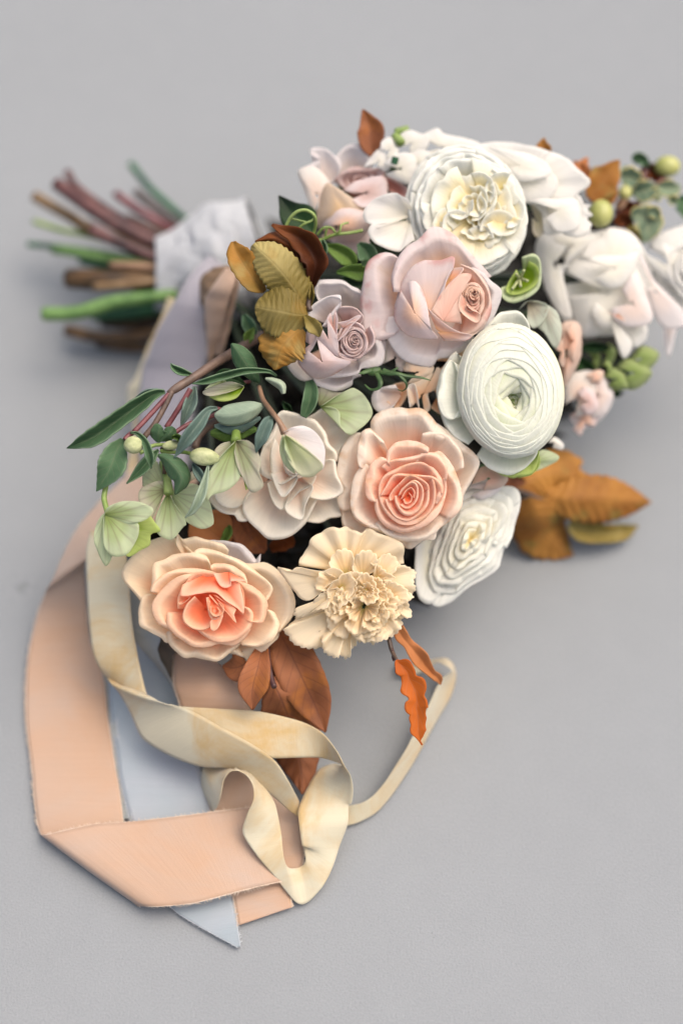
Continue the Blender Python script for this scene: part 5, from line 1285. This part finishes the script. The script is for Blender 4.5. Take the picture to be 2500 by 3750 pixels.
# the branching hellebore stalk at the left, its leaves and closed buds
def hellebore_stalk():
    R = thing('hellebore_stalk', 'branching brown hellebore stalk with pointed green leaves and closed buds, reaching out at the left', 'hellebore', PD(*cx('G', [(1000, 500)])[0], -6))
    T3 = lambda pts, c='G': [PD(*cx(c, [q[:2]])[0], q[2]) for q in pts]
    tube('main_stalk', T3([(1700, 60, -44), (1450, 210, -28), (1300, 300, -18), (1150, 400, -10), (1000, 495, -5), (930, 540, -4)]), [.0024, .0024, .0023, .0021, .0021, .0012], MT['greybark'], R, sides=14)
    for pts, r, m in (([(945, 535, -4), (850, 640, -2), (750, 750, 0), (650, 855, 2)], .0012, 'plum'), ([(965, 520, -4), (900, 650, -3), (820, 790, -2), (735, 895, -2)], .0014, 'greybark'),
                      ([(1115, 500, -7), (1050, 610, -7), (980, 720, -8), (915, 820, -8)], .0013, 'plum'), ([(1480, 640, -22), (1250, 740, -12), (1100, 790, -6), (980, 865, -2)], .0011, 'plum'),
                      ([(1568, 640, -26), (1330, 760, -20), (1190, 880, -18), (1150, 990, -16)], .0019, 'greybark'), ([(1600, 440, -22), (1480, 460, -12), (1400, 500, -8)], .0008, 'plum'),
                      ([(870, 1010, -2), (960, 1020, 0), (1050, 1020, 2), (1110, 1030, 4)], .0009, 'limest'), ([(700, 1030, 0), (800, 970, -2), (870, 960, -2), (960, 960, -2)], .0009, 'limest'),
                      ([(880, 980, -4), (900, 1100, -4), (900, 1200, -4)], .001, 'brownbark'), ([(640, 860, 1), (600, 890, 2), (575, 920, 3)], .0012, 'plum'),
                      ([(1568, 800, -20), (1430, 700, -10), (1330, 660, -6)], .001, 'plum')):
        tube('branch', T3(pts), r, MT[m], R)
    L = lambda mid, mat, c='G', **k: leaf('leaf', c, mid, MT[mat], R, **k)
    L([(905, 525, 14, -6), (820, 545, 40, -5), (680, 640, 66, -3), (500, 770, 74, -1), (330, 890, 76, 1), (220, 940, 52, 2), (100, 990, 2, 2)], 'hleaf', serr=(.10, 7), fold=6)
    L([(850, 512, 14, -10), (760, 530, 24, -10), (690, 570, 16, -10), (640, 600, 4, -10)], 'gleaf')
    L([(560, 915, 24, 0), (510, 1010, 92, 2), (470, 1120, 118, 4), (420, 1220, 84, 4), (342, 1342, 2, 3)], 'hleaf', serr=(.08, 8), fold=4)
    L([(850, 940, 10, -2), (850, 880, 66, 1), (860, 830, 60, 2), (880, 812, 12, 2)], 'hleaf', fold=-3)
    L([(860, 930, 10, -2), (930, 880, 50, 1), (960, 840, 46, 1), (975, 815, 10, 1)], 'hleaf', fold=-3)
    L([(960, 900, 10, 2), (1010, 900, 26, 2), (1040, 950, 2, 2)], 'lime')
    L([(1335, 660, 12, -4), (1260, 680, 30, 2), (1180, 790, 52, 6), (1080, 920, 50, 8), (980, 1070, 2, 6)], 'gleaf', fold=5)
    L([(620, 860, 6, 3), (680, 870, 14, 4), (740, 940, 28, 7), (780, 1060, 34, 8), (790, 1155, 2, 7)], 'hleaf', fold=3)
    L([(850, 1000, 10, -4), (780, 1080, 46, -3), (700, 1170, 44, -2), (590, 1280, 2, 0)], 'hleaf', fold=4)
    L([(850, 1045, 10, 4), (920, 1080, 50, 7), (1000, 1160, 86, 9), (1040, 1250, 70, 10), (990, 1368, 4, 8)], 'hleaf', serr=(.07, 7), fold=-5)
    L([(1260, 1130, 6, 8), (1240, 1230, 22, 10), (1200, 1370, 38, 12), (1140, 1490, 26, 12), (1070, 1562, 2, 11)], 'paleleaf', fold=4)
    L([(1130, 1110, 6, 4), (1170, 1180, 34, 6), (1220, 1260, 26, 8), (1240, 1300, 4, 8)], 'gleaf', fold=4)
    L([(1150, 480, 12, -12), (1120, 600, 50, -11), (1080, 700, 40, -10), (1035, 810, 3, -10)], 'gleaf', fold=6)
    L([(1130, 385, 10, -10), (1040, 360, 30, -8), (980, 330, 24, -7), (950, 292, 3, -6)], 'hleaf')
    L([(810, 60, 8, -12), (740, 20, 14, -8), (560, 18, 26, -4), (380, 60, 30, -2), (240, 100, 26, 0), (120, 124, 2, 0)], 'hleaf', c='H', fold=3)
    L([(560, 130, 6, -14), (450, 80, 50, -12), (380, 60, 60, -12), (280, 90, 10, -12)], 'dleaf', c='H', fold=3)
    L([(700, 300, 14, 2), (620, 330, 66, 6), (500, 370, 90, 8), (380, 385, 76, 8), (303, 375, 12, 6)], 'paleleaf', c='H', fold=-4)
    L([(680, 400, 10, 0), (560, 450, 50, 3), (440, 480, 60, 3), (300, 470, 8, 1)], 'gleaf', c='H', fold=-3)
    L([(650, 500, 14, -2), (540, 500, 70, -1), (400, 525, 78, 0), (270, 530, 16, -2)], 'olive' if False else 'lime', c='H', fold=-3)
    L([(780, 385, 10, 8), (740, 440, 46, 12), (690, 560, 52, 13), (660, 630, 28, 12), (645, 690, 2, 10)], 'gleaf', c='H', fold=4)
    L([(1450, 130, 6, -8), (1500, 190, 60, -8), (1560, 280, 84, -10), (1630, 390, 50, -14), (1680, 450, 8, -18)], 'hleaf', fold=-3)
    L([(1080, 96, 30, -18), (1095, 170, 56, -14), (1085, 260, 60, -12), (1060, 330, 50, -12), (1030, 396, 26, -12)], 'hleaf', c='H', fold=3)
    L([(720, 80, 6, -6), (780, 100, 26, -4), (850, 140, 34, -2), (870, 205, 14, -2)], 'paleleaf', c='H', fold=-4)
    L([(860, 270, 6, -22), (900, 320, 30, -22), (940, 360, 6, -22)], 'dleaf', c='H')
    # closed buds
    blob('bud', 'G', (645, 965), 78, 72, 8, MT['bud'], R, rot=.2, ridges=3)
    blob('bud', 'G', (965, 965), 72, 42, 1, MT['bud'], R, rot=-.15, ridges=3, point=.6)
    blob('bud', 'G', (1232, 1062), 112, 74, 8, MT['bud'], R, rot=.12, ridges=5, point=.5)
    b = Flower.__new__(Flower); b.c = 'H'; b.dc = -6; b.mat = MT['hellebuf']; b.cen = cx('H', [(500, 140)])[0]; b.root = R
    b.petal([(540, 140), (440, 105), (330, 130), (205, 190), (260, 225), (400, 200)], 4, base=(545, 145), bd=0, a=1, b=.6, mat=MT['hellebuf'], name='bud_sepal')
    b.petal([(545, 150), (480, 240), (360, 268), (260, 225), (400, 195)], 2, base=(545, 145), bd=0, a=1, b=.6, mat=MT['grnpetal'], name='bud_sepal')
    b.petal([(220, 170), (290, 110), (350, 90), (400, 110), (300, 140)], 0, base=(380, 110), bd=0, a=1, mat=MT['helle'], name='bud_sepal')
hellebore_stalk()

# ------------------------------------------------------------------ leaves and sprays
def spray(name, label, cat, c, at, d, leaves, group=None, twigs=(), useZ=False):
    x, y = cx(c, [at])[0]
    R = thing(name, label, cat, PZ(x, y, d) if useZ else PD(x, y, d), group)
    for l in leaves:
        mid, mat = l[0], l[1]; kw = l[2] if len(l) > 2 else {}
        leaf('leaf', kw.pop('c', c), mid, MT[mat] if isinstance(mat, str) else mat, R, useZ=useZ, **kw)
    for pts, r, m in twigs:
        tube('twig', [(PZ if useZ else PD)(*cx(c, [q[:2]])[0], q[2]) for q in pts], r, MT[m], R)
    return R
GL = 'leaf sprays of the bouquet'
spray('beech_spray', 'olive and rust brown beech leaves with rippled veins, left of the mauve rose', 'leaf spray', 'E', (1110, 1010), -14, [
    ([(1120, 800, 20, -18), (1110, 650, 70, -12), (1040, 480, 120, -10), (900, 360, 110, -8), (760, 320, 50, -8), (610, 350, 4, -10)], 'rust', dict(serr=(.22, 4), fold=-8, wob=3)),
    ([(1140, 820, 14, -16), (1180, 640, 80, -9), (1180, 500, 120, -7), (1050, 330, 110, -7), (900, 250, 55, -8), (770, 190, 12, -10)], 'rust', dict(serr=(.25, 4), fold=6, wob=3)),
    ([(1090, 1010, 70, -10), (1000, 830, 170, -4), (870, 650, 200, 0), (740, 510, 175, 0), (650, 430, 110, -2), (595, 375, 30, -4)], 'olive', dict(serr=(.10, 14), fold=-5, pleat=(.34, 14), nC=15, nS=110, wob=1.8)),
    ([(1115, 1050, 60, -8), (1000, 1050, 200, -2), (860, 1020, 250, 1), (740, 1000, 210, 0), (640, 980, 90, -2), (612, 975, 10, -3)], 'olive', dict(serr=(.12, 11), fold=-5, pleat=(.34, 10), nC=15, nS=100, wob=1.8)),
    ([(1060, 1180, 60, -8), (960, 1260, 190, -3), (860, 1370, 230, -2), (820, 1480, 140, -4), (800, 1575, 10, -7)], 'olamber', dict(serr=(.14, 9), fold=-5, pleat=(.32, 8), nC=15, nS=100, wob=2.4)),
    ([(700, 830, 20, -12), (620, 740, 110, -8), (500, 560, 130, -7), (430, 440, 100, -8), (400, 350, 20, -10)], 'olamber', dict(serr=(.1, 8), fold=5, wob=2.5)),
    ([(1090, 1060, 20, -6), (1150, 1140, 66, -2), (1200, 1200, 60, -2), (1225, 1262, 10, -4)], 'olive', dict(serr=(.1, 6), fold=3)),
    ([(1140, 950, 12, -12), (1150, 860, 26, -10), (1150, 760, 8, -10)], 'olive', {}),
], GL, [([(1140, 1010, -7), (1120, 960, -8), (1130, 880, -10), (1140, 800, -12)], .0012, 'greybark')])
spray('beech_spray', 'single upright brown leaf, highest point of the bouquet above the back blush rose', 'leaf spray', 'B', (820, 500), -62, [
    ([(820, 500, 20), (800, 400, 90), (800, 280, 110), (770, 190, 60), (735, 110, 6)], 'brown', dict(dc=-60, fold=4))], GL)
spray('dark_leaf', 'dark green pointed leaf behind the curled tendril, above the rust leaves', 'leaf spray', 'B', (300, 1100), -40, [
    ([(330, 1120, 30), (250, 1040, 140), (150, 960, 110), (90, 880, 50), (45, 818, 4)], 'dleaf', dict(dc=-38, fold=3))], GL)
spray('orange_leaf', 'orange brown leaves with sharp points at the upper right behind the white bloom', 'leaf spray', 'D', (560, 470), -88, [
    ([(540, 480, 30), (600, 420, 110), (680, 320, 120), (740, 240, 60), (785, 180, 6)], 'amber', dict(dc=-84, fold=4, serr=(.2, 3))),
    ([(560, 420, 30), (520, 300, 50), (500, 230, 50), (535, 160, 6)], 'tanleaf', dict(dc=-86)),
    ([(520, 330, 20), (480, 250, 50), (430, 190, 6)], 'tanleaf', dict(dc=-86)),
    ([(560, 480, 30), (660, 470, 90), (730, 440, 50), (760, 380, 6)], 'amber', dict(dc=-88)),
], GL)
spray('orange_leaf', 'small orange leaf tip peeking over the wide white bloom', 'leaf spray', 'D', (190, 110), -70, [
    ([(200, 130, 50), (190, 80, 60), (190, 40, 30), (200, 8, 4)], 'amber', dict(dc=-66))], GL)
spray('beech_spray', 'amber beech leaves fanned out on the floor at the right', 'leaf spray', 'M', (780, 260), 30, [
    ([(740, 290, 40, 46), (840, 220, 110, 46), (960, 200, 130, 42), (1060, 250, 110, 36), (1150, 230, 10, 32)], 'amber', dict(fold=-6, serr=(.08, 10), pleat=(.5, 9), nC=13, nS=60)),
    ([(900, 340, 50, 36), (1040, 340, 120, 38), (1200, 340, 130, 34), (1340, 350, 86, 26), (1468, 358, 3, 20)], 'amber', dict(fold=-6, serr=(.10, 12), pleat=(.5, 10), nC=13, nS=60, wob=1.5)),
    ([(800, 330, 60, 44), (840, 430, 140, 34), (880, 530, 150, 18), (960, 600, 90, 8), (1040, 650, 5, 4)], 'amber', dict(fold=-6, serr=(.08, 10), pleat=(.5, 9), nC=13, nS=60)),
    ([(1020, 480, 30, 20), (1100, 510, 66, 14), (1220, 530, 50, 10), (1320, 520, 44, 8), (1395, 485, 4, 8)], 'olive', dict(fold=5, wob=2)),
    ([(660, 270, 20, 60), (720, 240, 50, 56), (780, 250, 10, 52)], 'brown', {}),
], GL, [([(640, 280, 56), (760, 300, 48), (880, 345, 38)], .0013, 'greybark')], useZ=True)
spray('beech_spray', 'coppery brown beech leaves below the two lower roses, tip poking out under the cream ribbon', 'leaf spray', 'O', (980, 150), 50, [
    ([(1050, 20, 60, 52), (1110, 130, 120, 54), (1190, 300, 130, 50), (1260, 450, 100, 40), (1320, 600, 4, 34)], 'brown', dict(fold=5, serr=(.03, 9))),
    ([(960, 100, 30, 60), (930, 230, 76, 62), (900, 350, 84, 58), (900, 470, 6, 52)], 'brown', dict(fold=4)),
    ([(980, 100, 30, 56), (880, 190, 70, 56), (800, 230, 80, 54), (730, 220, 6, 50)], 'brown', dict(fold=3)),
    ([(1005, 290, 40, 54), (1060, 400, 120, 50), (1110, 530, 165, 34), (1150, 680, 140, 22), (1180, 820, 90, 16), (1188, 955, 4, 12)], 'brown', dict(fold=-6, serr=(.06, 9), pleat=(.5, 9), nC=13, nS=60)),
    ([(1060, 0, 20, 46), (1020, 100, 80, 44), (1010, 200, 80, 42), (1000, 300, 10, 40)], 'rust', dict(fold=3)),
], GL, [([(985, 120, 60), (995, 220, 62), (1010, 290, 62), (1025, 340, 63)], .0013, 'purplebark')], useZ=True)
def lobed(c, mid, mat, R, dc, amp=.28, fr=5, **k): return leaf('leaf', c, mid, MT[mat], R, dc=dc, nS=90, nC=11, serr=None, **k)
def oak():
    x, y = cx('Q', [(760, 440)])[0]
    R = thing('oak_spray', 'twig with a bright orange lobed leaf and a tan one hanging below the carnation', 'leaf spray', PD(x, y, -6), GL)
    wd = [(790, 485, 8), (800, 505, 34), (835, 540, 76), (875, 590, 66), (890, 640, 66), (915, 690, 108), (938, 740, 100), (950, 790, 66), (955, 830, 84), (950, 880, 96), (960, 930, 66), (962, 970, 72), (965, 1020, 60), (965, 1070, 66), (972, 1110, 40), (978, 1150, 10), (998, 1186, 5)]
    leaf('leaf', 'Q', [(a, b, w, 2 - 4 * i / 16) for i, (a, b, w) in enumerate(wd)], MT['orange'], R, dc=0, nS=90, nC=11, fold=3, wob=1.2)
    wd = [(800, 220, 46, -10), (830, 290, 56, -11), (880, 350, 46, -12), (930, 410, 60, -13), (985, 480, 70, -14), (1030, 540, 52, -16), (1080, 600, 34, -19), (1130, 640, 36, -22), (1150, 690, 4, -24)]
    leaf('leaf', 'Q', wd, MT['tanleaf'], R, dc=0, nS=60, nC=11, fold=3, wob=1.6)
    tube('twig', [PD(*cx('Q', [q[:2]])[0], q[2]) for q in ((700, 150, -14), (725, 310, -8), (750, 410, -5), (790, 490, 2))], [.0012, .0011, .0011, .0008], MT['greybark'], R)
    blob('bud', 'Q', (757, 420), 18, 15, -4, MT['purplebark'], R, rot=1.2, point=.5)
    blob('bud', 'Q', (762, 465), 30, 16, -3, MT['purplebark'], R, rot=1.5, point=.6)
oak()
spray('dark_leaf', 'dark rust leaves in the shade between the pale rose and the lower left peach rose', 'leaf spray', 'H', (560, 1350), -34, [
    ([(520, 1180, 50), (560, 1300, 130), (640, 1420, 120), (720, 1500, 20)], 'brown', dict(dc=-36)),
    ([(420, 1210, 40), (470, 1300, 100), (520, 1400, 90), (540, 1480, 10)], 'brown', dict(dc=-38)),
    ([(360, 1440, 20), (410, 1350, 36), (420, 1300, 20), (410, 1290, 4)], 'lime', dict(dc=-30)),
    ([(760, 1480, 30), (880, 1420, 80), (960, 1440, 20)], 'rust', dict(dc=-44)),
], GL)
spray('ribbon_leaf', 'tan leaf surface glimpsed behind the hellebores above the lower left peach rose', 'leaf spray', 'H', (300, 1330), -34, [
    ([(150, 1200, 60), (220, 1280, 170), (330, 1380, 180), (420, 1440, 60)], 'tanleaf', dict(dc=-34))], GL)
# leaves and greenery in the dark gaps
spray('green_leaf', 'small green leaves in the dark gap between the mauve rose and the garden rose', 'leaf spray', 'F', (600, 250), -30, [
    ([(430, 110, 20), (520, 150, 60), (620, 220, 70), (670, 300, 14)], 'lime', dict(dc=-30)),
    ([(700, 90, 20), (760, 160, 80), (790, 240, 60), (700, 300, 10)], 'hleaf', dict(dc=-34)),
    ([(520, 330, 14), (620, 320, 50), (720, 330, 70), (760, 320, 40)], 'lime', dict(dc=-26)),
    ([(560, 380, 14), (660, 400, 60), (760, 420, 40)], 'hleaf', dict(dc=-30)),
    ([(400, 60, 14), (420, 140, 26), (400, 240, 4)], 'hleaf', dict(dc=-30)),
    ([(800, 40, 30), (900, 100, 80), (1000, 130, 60), (1060, 160, 10)], 'dleaf', dict(dc=-44)),
], GL)
spray('green_leaf', 'bright green leaf tips in the shade beside the peach silk loop', 'leaf spray', 'E', (540, 1180), -40, [
    ([(500, 1050, 20), (540, 1130, 60), (580, 1220, 50), (560, 1300, 8)], 'hleaf', dict(dc=-42)),
    ([(600, 1180, 10), (550, 1260, 50), (540, 1340, 8)], 'lime', dict(dc=-36))], GL)
# curled tendrils
def tendrils():
    R = thing('tendril', 'thin yellow green tendril curled into a loop over the dark leaf', 'tendril', PD(*cx('E', [(1000, 220)])[0], -26))
    for c, pts, r in (('E', [(900, 215, -20), (950, 120, -18), (1020, 60, -16), (1100, 50, -16), (1170, 90, -16), (1190, 150, -18), (1180, 240, -22), (1130, 350, -24)], .0008),
                      ('E', [(1010, 240, -20), (1080, 180, -18), (1150, 150, -18), (1185, 110, -18)], .0006), ('E', [(960, 130, -20), (1040, 150, -20), (1100, 170, -20), (1030, 220, -20), (1010, 280, -22)], .0005)):
        tube('tendril_strand', [PD(*cx(c, [q[:2]])[0], q[2]) for q in pts], r, MT['limest'], R, sides=8, n=40)
    R = thing('tendril', 'forked green tendril reaching across the back blush rose', 'tendril', PD(*cx('B', [(400, 1180)])[0], -36))
    for c, pts, r in (('B', [(300, 1200, -30), (400, 1180, -30), (500, 1140, -28), (620, 1125, -28), (735, 1105, -28)], .0008),
                      ('B', [(500, 1140, -28), (545, 1110, -26), (560, 1060, -26), (615, 1040, -28)], .0005), ('B', [(360, 1140, -30), (410, 1085, -28), (470, 1080, -28), (510, 1120, -28)], .0006),
                      ('B', [(440, 1085, -28), (425, 1160, -30), (410, 1240, -34)], .0005)):
        tube('tendril_strand', [PD(*cx(c, [q[:2]])[0], q[2]) for q in pts], r, MT['limest'], R, sides=8, n=36)
    R = thing('rosebud_sepals', 'spiky green sepals with curling tips under the mauve rose', 'sepals', PD(*cx('F', [(850, 1150)])[0], -14))
    blob('calyx', 'F', (830, 1140), 60, 36, -16, MT['sepal'], R, rot=-.3)
    for pts, r in (([(880, 1150, -12), (960, 1160, -8), (1020, 1160, -6), (1100, 1180, -6), (1200, 1190, -6), (1292, 1215, -8)], [.0018, .002, .0016, .0014, .0011, .0003]),
                   ([(1020, 1160, -6), (1080, 1220, -5), (1095, 1270, -6), (1060, 1302, -8), (1020, 1290, -9)], [.0012, .001, .0007, .0005, .0003]),
                   ([(850, 1160, -12), (880, 1230, -8), (860, 1280, -8), (800, 1290, -10), (750, 1250, -12)], [.0018, .0018, .0014, .001, .0005]),
                   ([(800, 1130, -12), (740, 1150, -10), (700, 1160, -10)], [.002, .0016, .0004]), ([(900, 1130, -12), (960, 1150, -10), (1000, 1125, -9), (1025, 1110, -9)], [.0018, .0018, .001, .0008])):
        tube('sepal', [PD(*cx('F', [q[:2]])[0], q[2]) for q in pts], [q * .7 for q in r], MT['sepal'], R, sides=8, n=30, oval=.5)
tendrils()
# berries, ivy at the far right
GBr = 'unripe green berries at the right'
for ctr, rx, ry, d, lab in (((640, 600), 104, 122, -74, 'large yellow green berry beside the notched white bloom'), ((1160, 232), 118, 96, -104, 'yellow green berry farthest to the upper right'),
                        ((830, 440), 60, 70, -96, 'small green berry among the ivy leaves')):
    R = thing('berry', lab, 'berry', PD(*cx('D', [ctr])[0], d), GBr)
    blob('fruit', 'D', ctr, rx, ry, d, MT['berry'], R)
    tube('stalk', [PD(*cx('D', [ctr])[0], d - 12), PD(*cx('D', [(ctr[0] - 60, ctr[1] + 90)])[0], d - 22)], .0016, MT['plum'], R)
spray('ivy_sprig', 'variegated ivy leaves with cream margins, blurred at the upper right', 'leaf spray', 'D', (950, 430), -100, [
    ([(900, 200, 20), (930, 170, 50), (980, 190, 40), (1020, 230, 6)], 'hleaf', dict(dc=-104)),
    ([(800, 330, 30), (850, 320, 90), (920, 340, 70), (960, 370, 10)], 'ivy', dict(dc=-98, serr=(.2, 4))),
    ([(820, 230, 20), (830, 260, 60), (850, 320, 50)], 'paleleaf', dict(dc=-100)),
    ([(890, 440, 20), (960, 430, 90), (1050, 400, 60), (1080, 380, 8)], 'ivy', dict(dc=-96, serr=(.2, 4))),
    ([(1030, 470, 20), (1080, 450, 60), (1110, 440, 10)], 'ivy', dict(dc=-98)),
    ([(1080, 380, 20), (1150, 400, 70), (1220, 400, 60), (1260, 380, 8)], 'ivy', dict(dc=-102, serr=(.2, 4))),
    ([(1170, 470, 20), (1210, 500, 40), (1240, 520, 6)], 'ivy', dict(dc=-100)),
    ([(1240, 480, 20), (1290, 520, 80), (1320, 620, 40), (1330, 680, 6)], 'hleaf', dict(dc=-100)),
    ([(880, 640, 20), (930, 620, 80), (1010, 660, 120), (1000, 760, 70), (970, 830, 8)], 'ivy', dict(dc=-88, serr=(.12, 5))),
    ([(860, 700, 20), (900, 740, 60), (950, 800, 30), (960, 820, 6)], 'olive', dict(dc=-90)),
    ([(1000, 600, 20), (1060, 590, 50), (1090, 660, 6)], 'ivy', dict(dc=-86)),
], GL, [([(760, 600, -96), (860, 560, -98), (980, 480, -100), (1100, 360, -104), (1160, 280, -108)], .0016, 'plum'), ([(1000, 230, -108), (960, 330, -104), (900, 450, -100)], .0022, 'purplebark')])
spray('rust_seedhead', 'dark brown seed heads between the berry and the ivy', 'leaf spray', 'D', (830, 640), -98, [
    ([(760, 600, 30), (830, 560, 60), (900, 570, 50), (960, 560, 10)], 'rust', dict(dc=-96)),
    ([(760, 690, 30), (810, 650, 60), (850, 700, 50), (840, 730, 10)], 'rust', dict(dc=-94)),
    ([(960, 300, 30), (1020, 260, 60), (1060, 320, 50), (1050, 350, 10)], 'rust', dict(dc=-108)),
    ([(760, 560, 14), (800, 530, 26), (850, 490, 8)], MT['blushst'], dict(dc=-92)),
], GL)

# ------------------------------------------------------------------ added foliage inside the bouquet, coloured near black as shade for the gaps
def shade_foliage():
    poly = [(870, 1060), (1060, 860), (1200, 780), (1500, 640), (1900, 600), (2120, 760), (2300, 900), (2350, 1150), (2250, 1380), (2050, 1500), (1980, 1750), (1780, 1950), (1600, 2120), (1380, 2180), (1100, 2250),
            (700, 2250), (560, 2050), (600, 1850), (800, 1700), (780, 1400), (800, 1200)]
    def inside(x, y):
        c = False
        for i in range(len(poly)):
            (x1, y1), (x2, y2) = poly[i], poly[i - 1]
            if (y1 > y) != (y2 > y) and x < (x2 - x1) * (y - y1) / (y2 - y1) + x1: c = not c
        return c
    r = random.Random(9)
    V, F_ = [], []
    n = 0
    while n < 1500:
        x, y = r.uniform(560, 2350), r.uniform(560, 2260)
        if not inside(x, y): continue
        ed = min(abs((x - poly[i][0]) * (poly[i - 1][1] - poly[i][1]) - (y - poly[i][1]) * (poly[i - 1][0] - poly[i][0])) / math.hypot(poly[i - 1][0] - poly[i][0], poly[i - 1][1] - poly[i][1]) for i in range(len(poly)))
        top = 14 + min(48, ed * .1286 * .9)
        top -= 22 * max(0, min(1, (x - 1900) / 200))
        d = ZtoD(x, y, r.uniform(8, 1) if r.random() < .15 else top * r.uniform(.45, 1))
        C = PD(x, y, d)
        L, W = r.uniform(.010, .020), r.uniform(.005, .009)
        a = Vector((r.uniform(-1, 1), r.uniform(-1, 1), r.uniform(-.6, .6))).normalized()
        b = a.cross(Vector((r.uniform(-.6, .6), r.uniform(-.6, .6), 1))).normalized()
        a, b = np.array(a), np.array(b)
        nn = np.cross(a, b) * .002
        k = len(V)
        V += [C - a * L, C - a * L * .3 + b * W, C + a * L * .4 + b * W * .8, C + a * L, C + a * L * .4 - b * W * .8, C - a * L * .3 - b * W, C - a * L * .3 + nn, C + a * L * .4 + nn]
        F_ += [(k, k + 1, k + 6), (k, k + 6, k + 5), (k + 1, k + 2, k + 7, k + 6), (k + 6, k + 7, k + 4, k + 5), (k + 2, k + 3, k + 7), (k + 7, k + 3, k + 4)]
        n += 1
    o = mesh_obj('shade_foliage', V, F_, MT['dleafp'], None)
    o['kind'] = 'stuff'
    tag(o, 'added foliage packed in the gaps between the blooms, coloured near black for shade', 'foliage')
MT['dleafp'] = stem_mat('deep shade foliage', rgb(9, 11, 7), rgb(24, 21, 14), rough=.8)  # blackish leaf colour stands in for the shade between the blooms
shade_foliage()
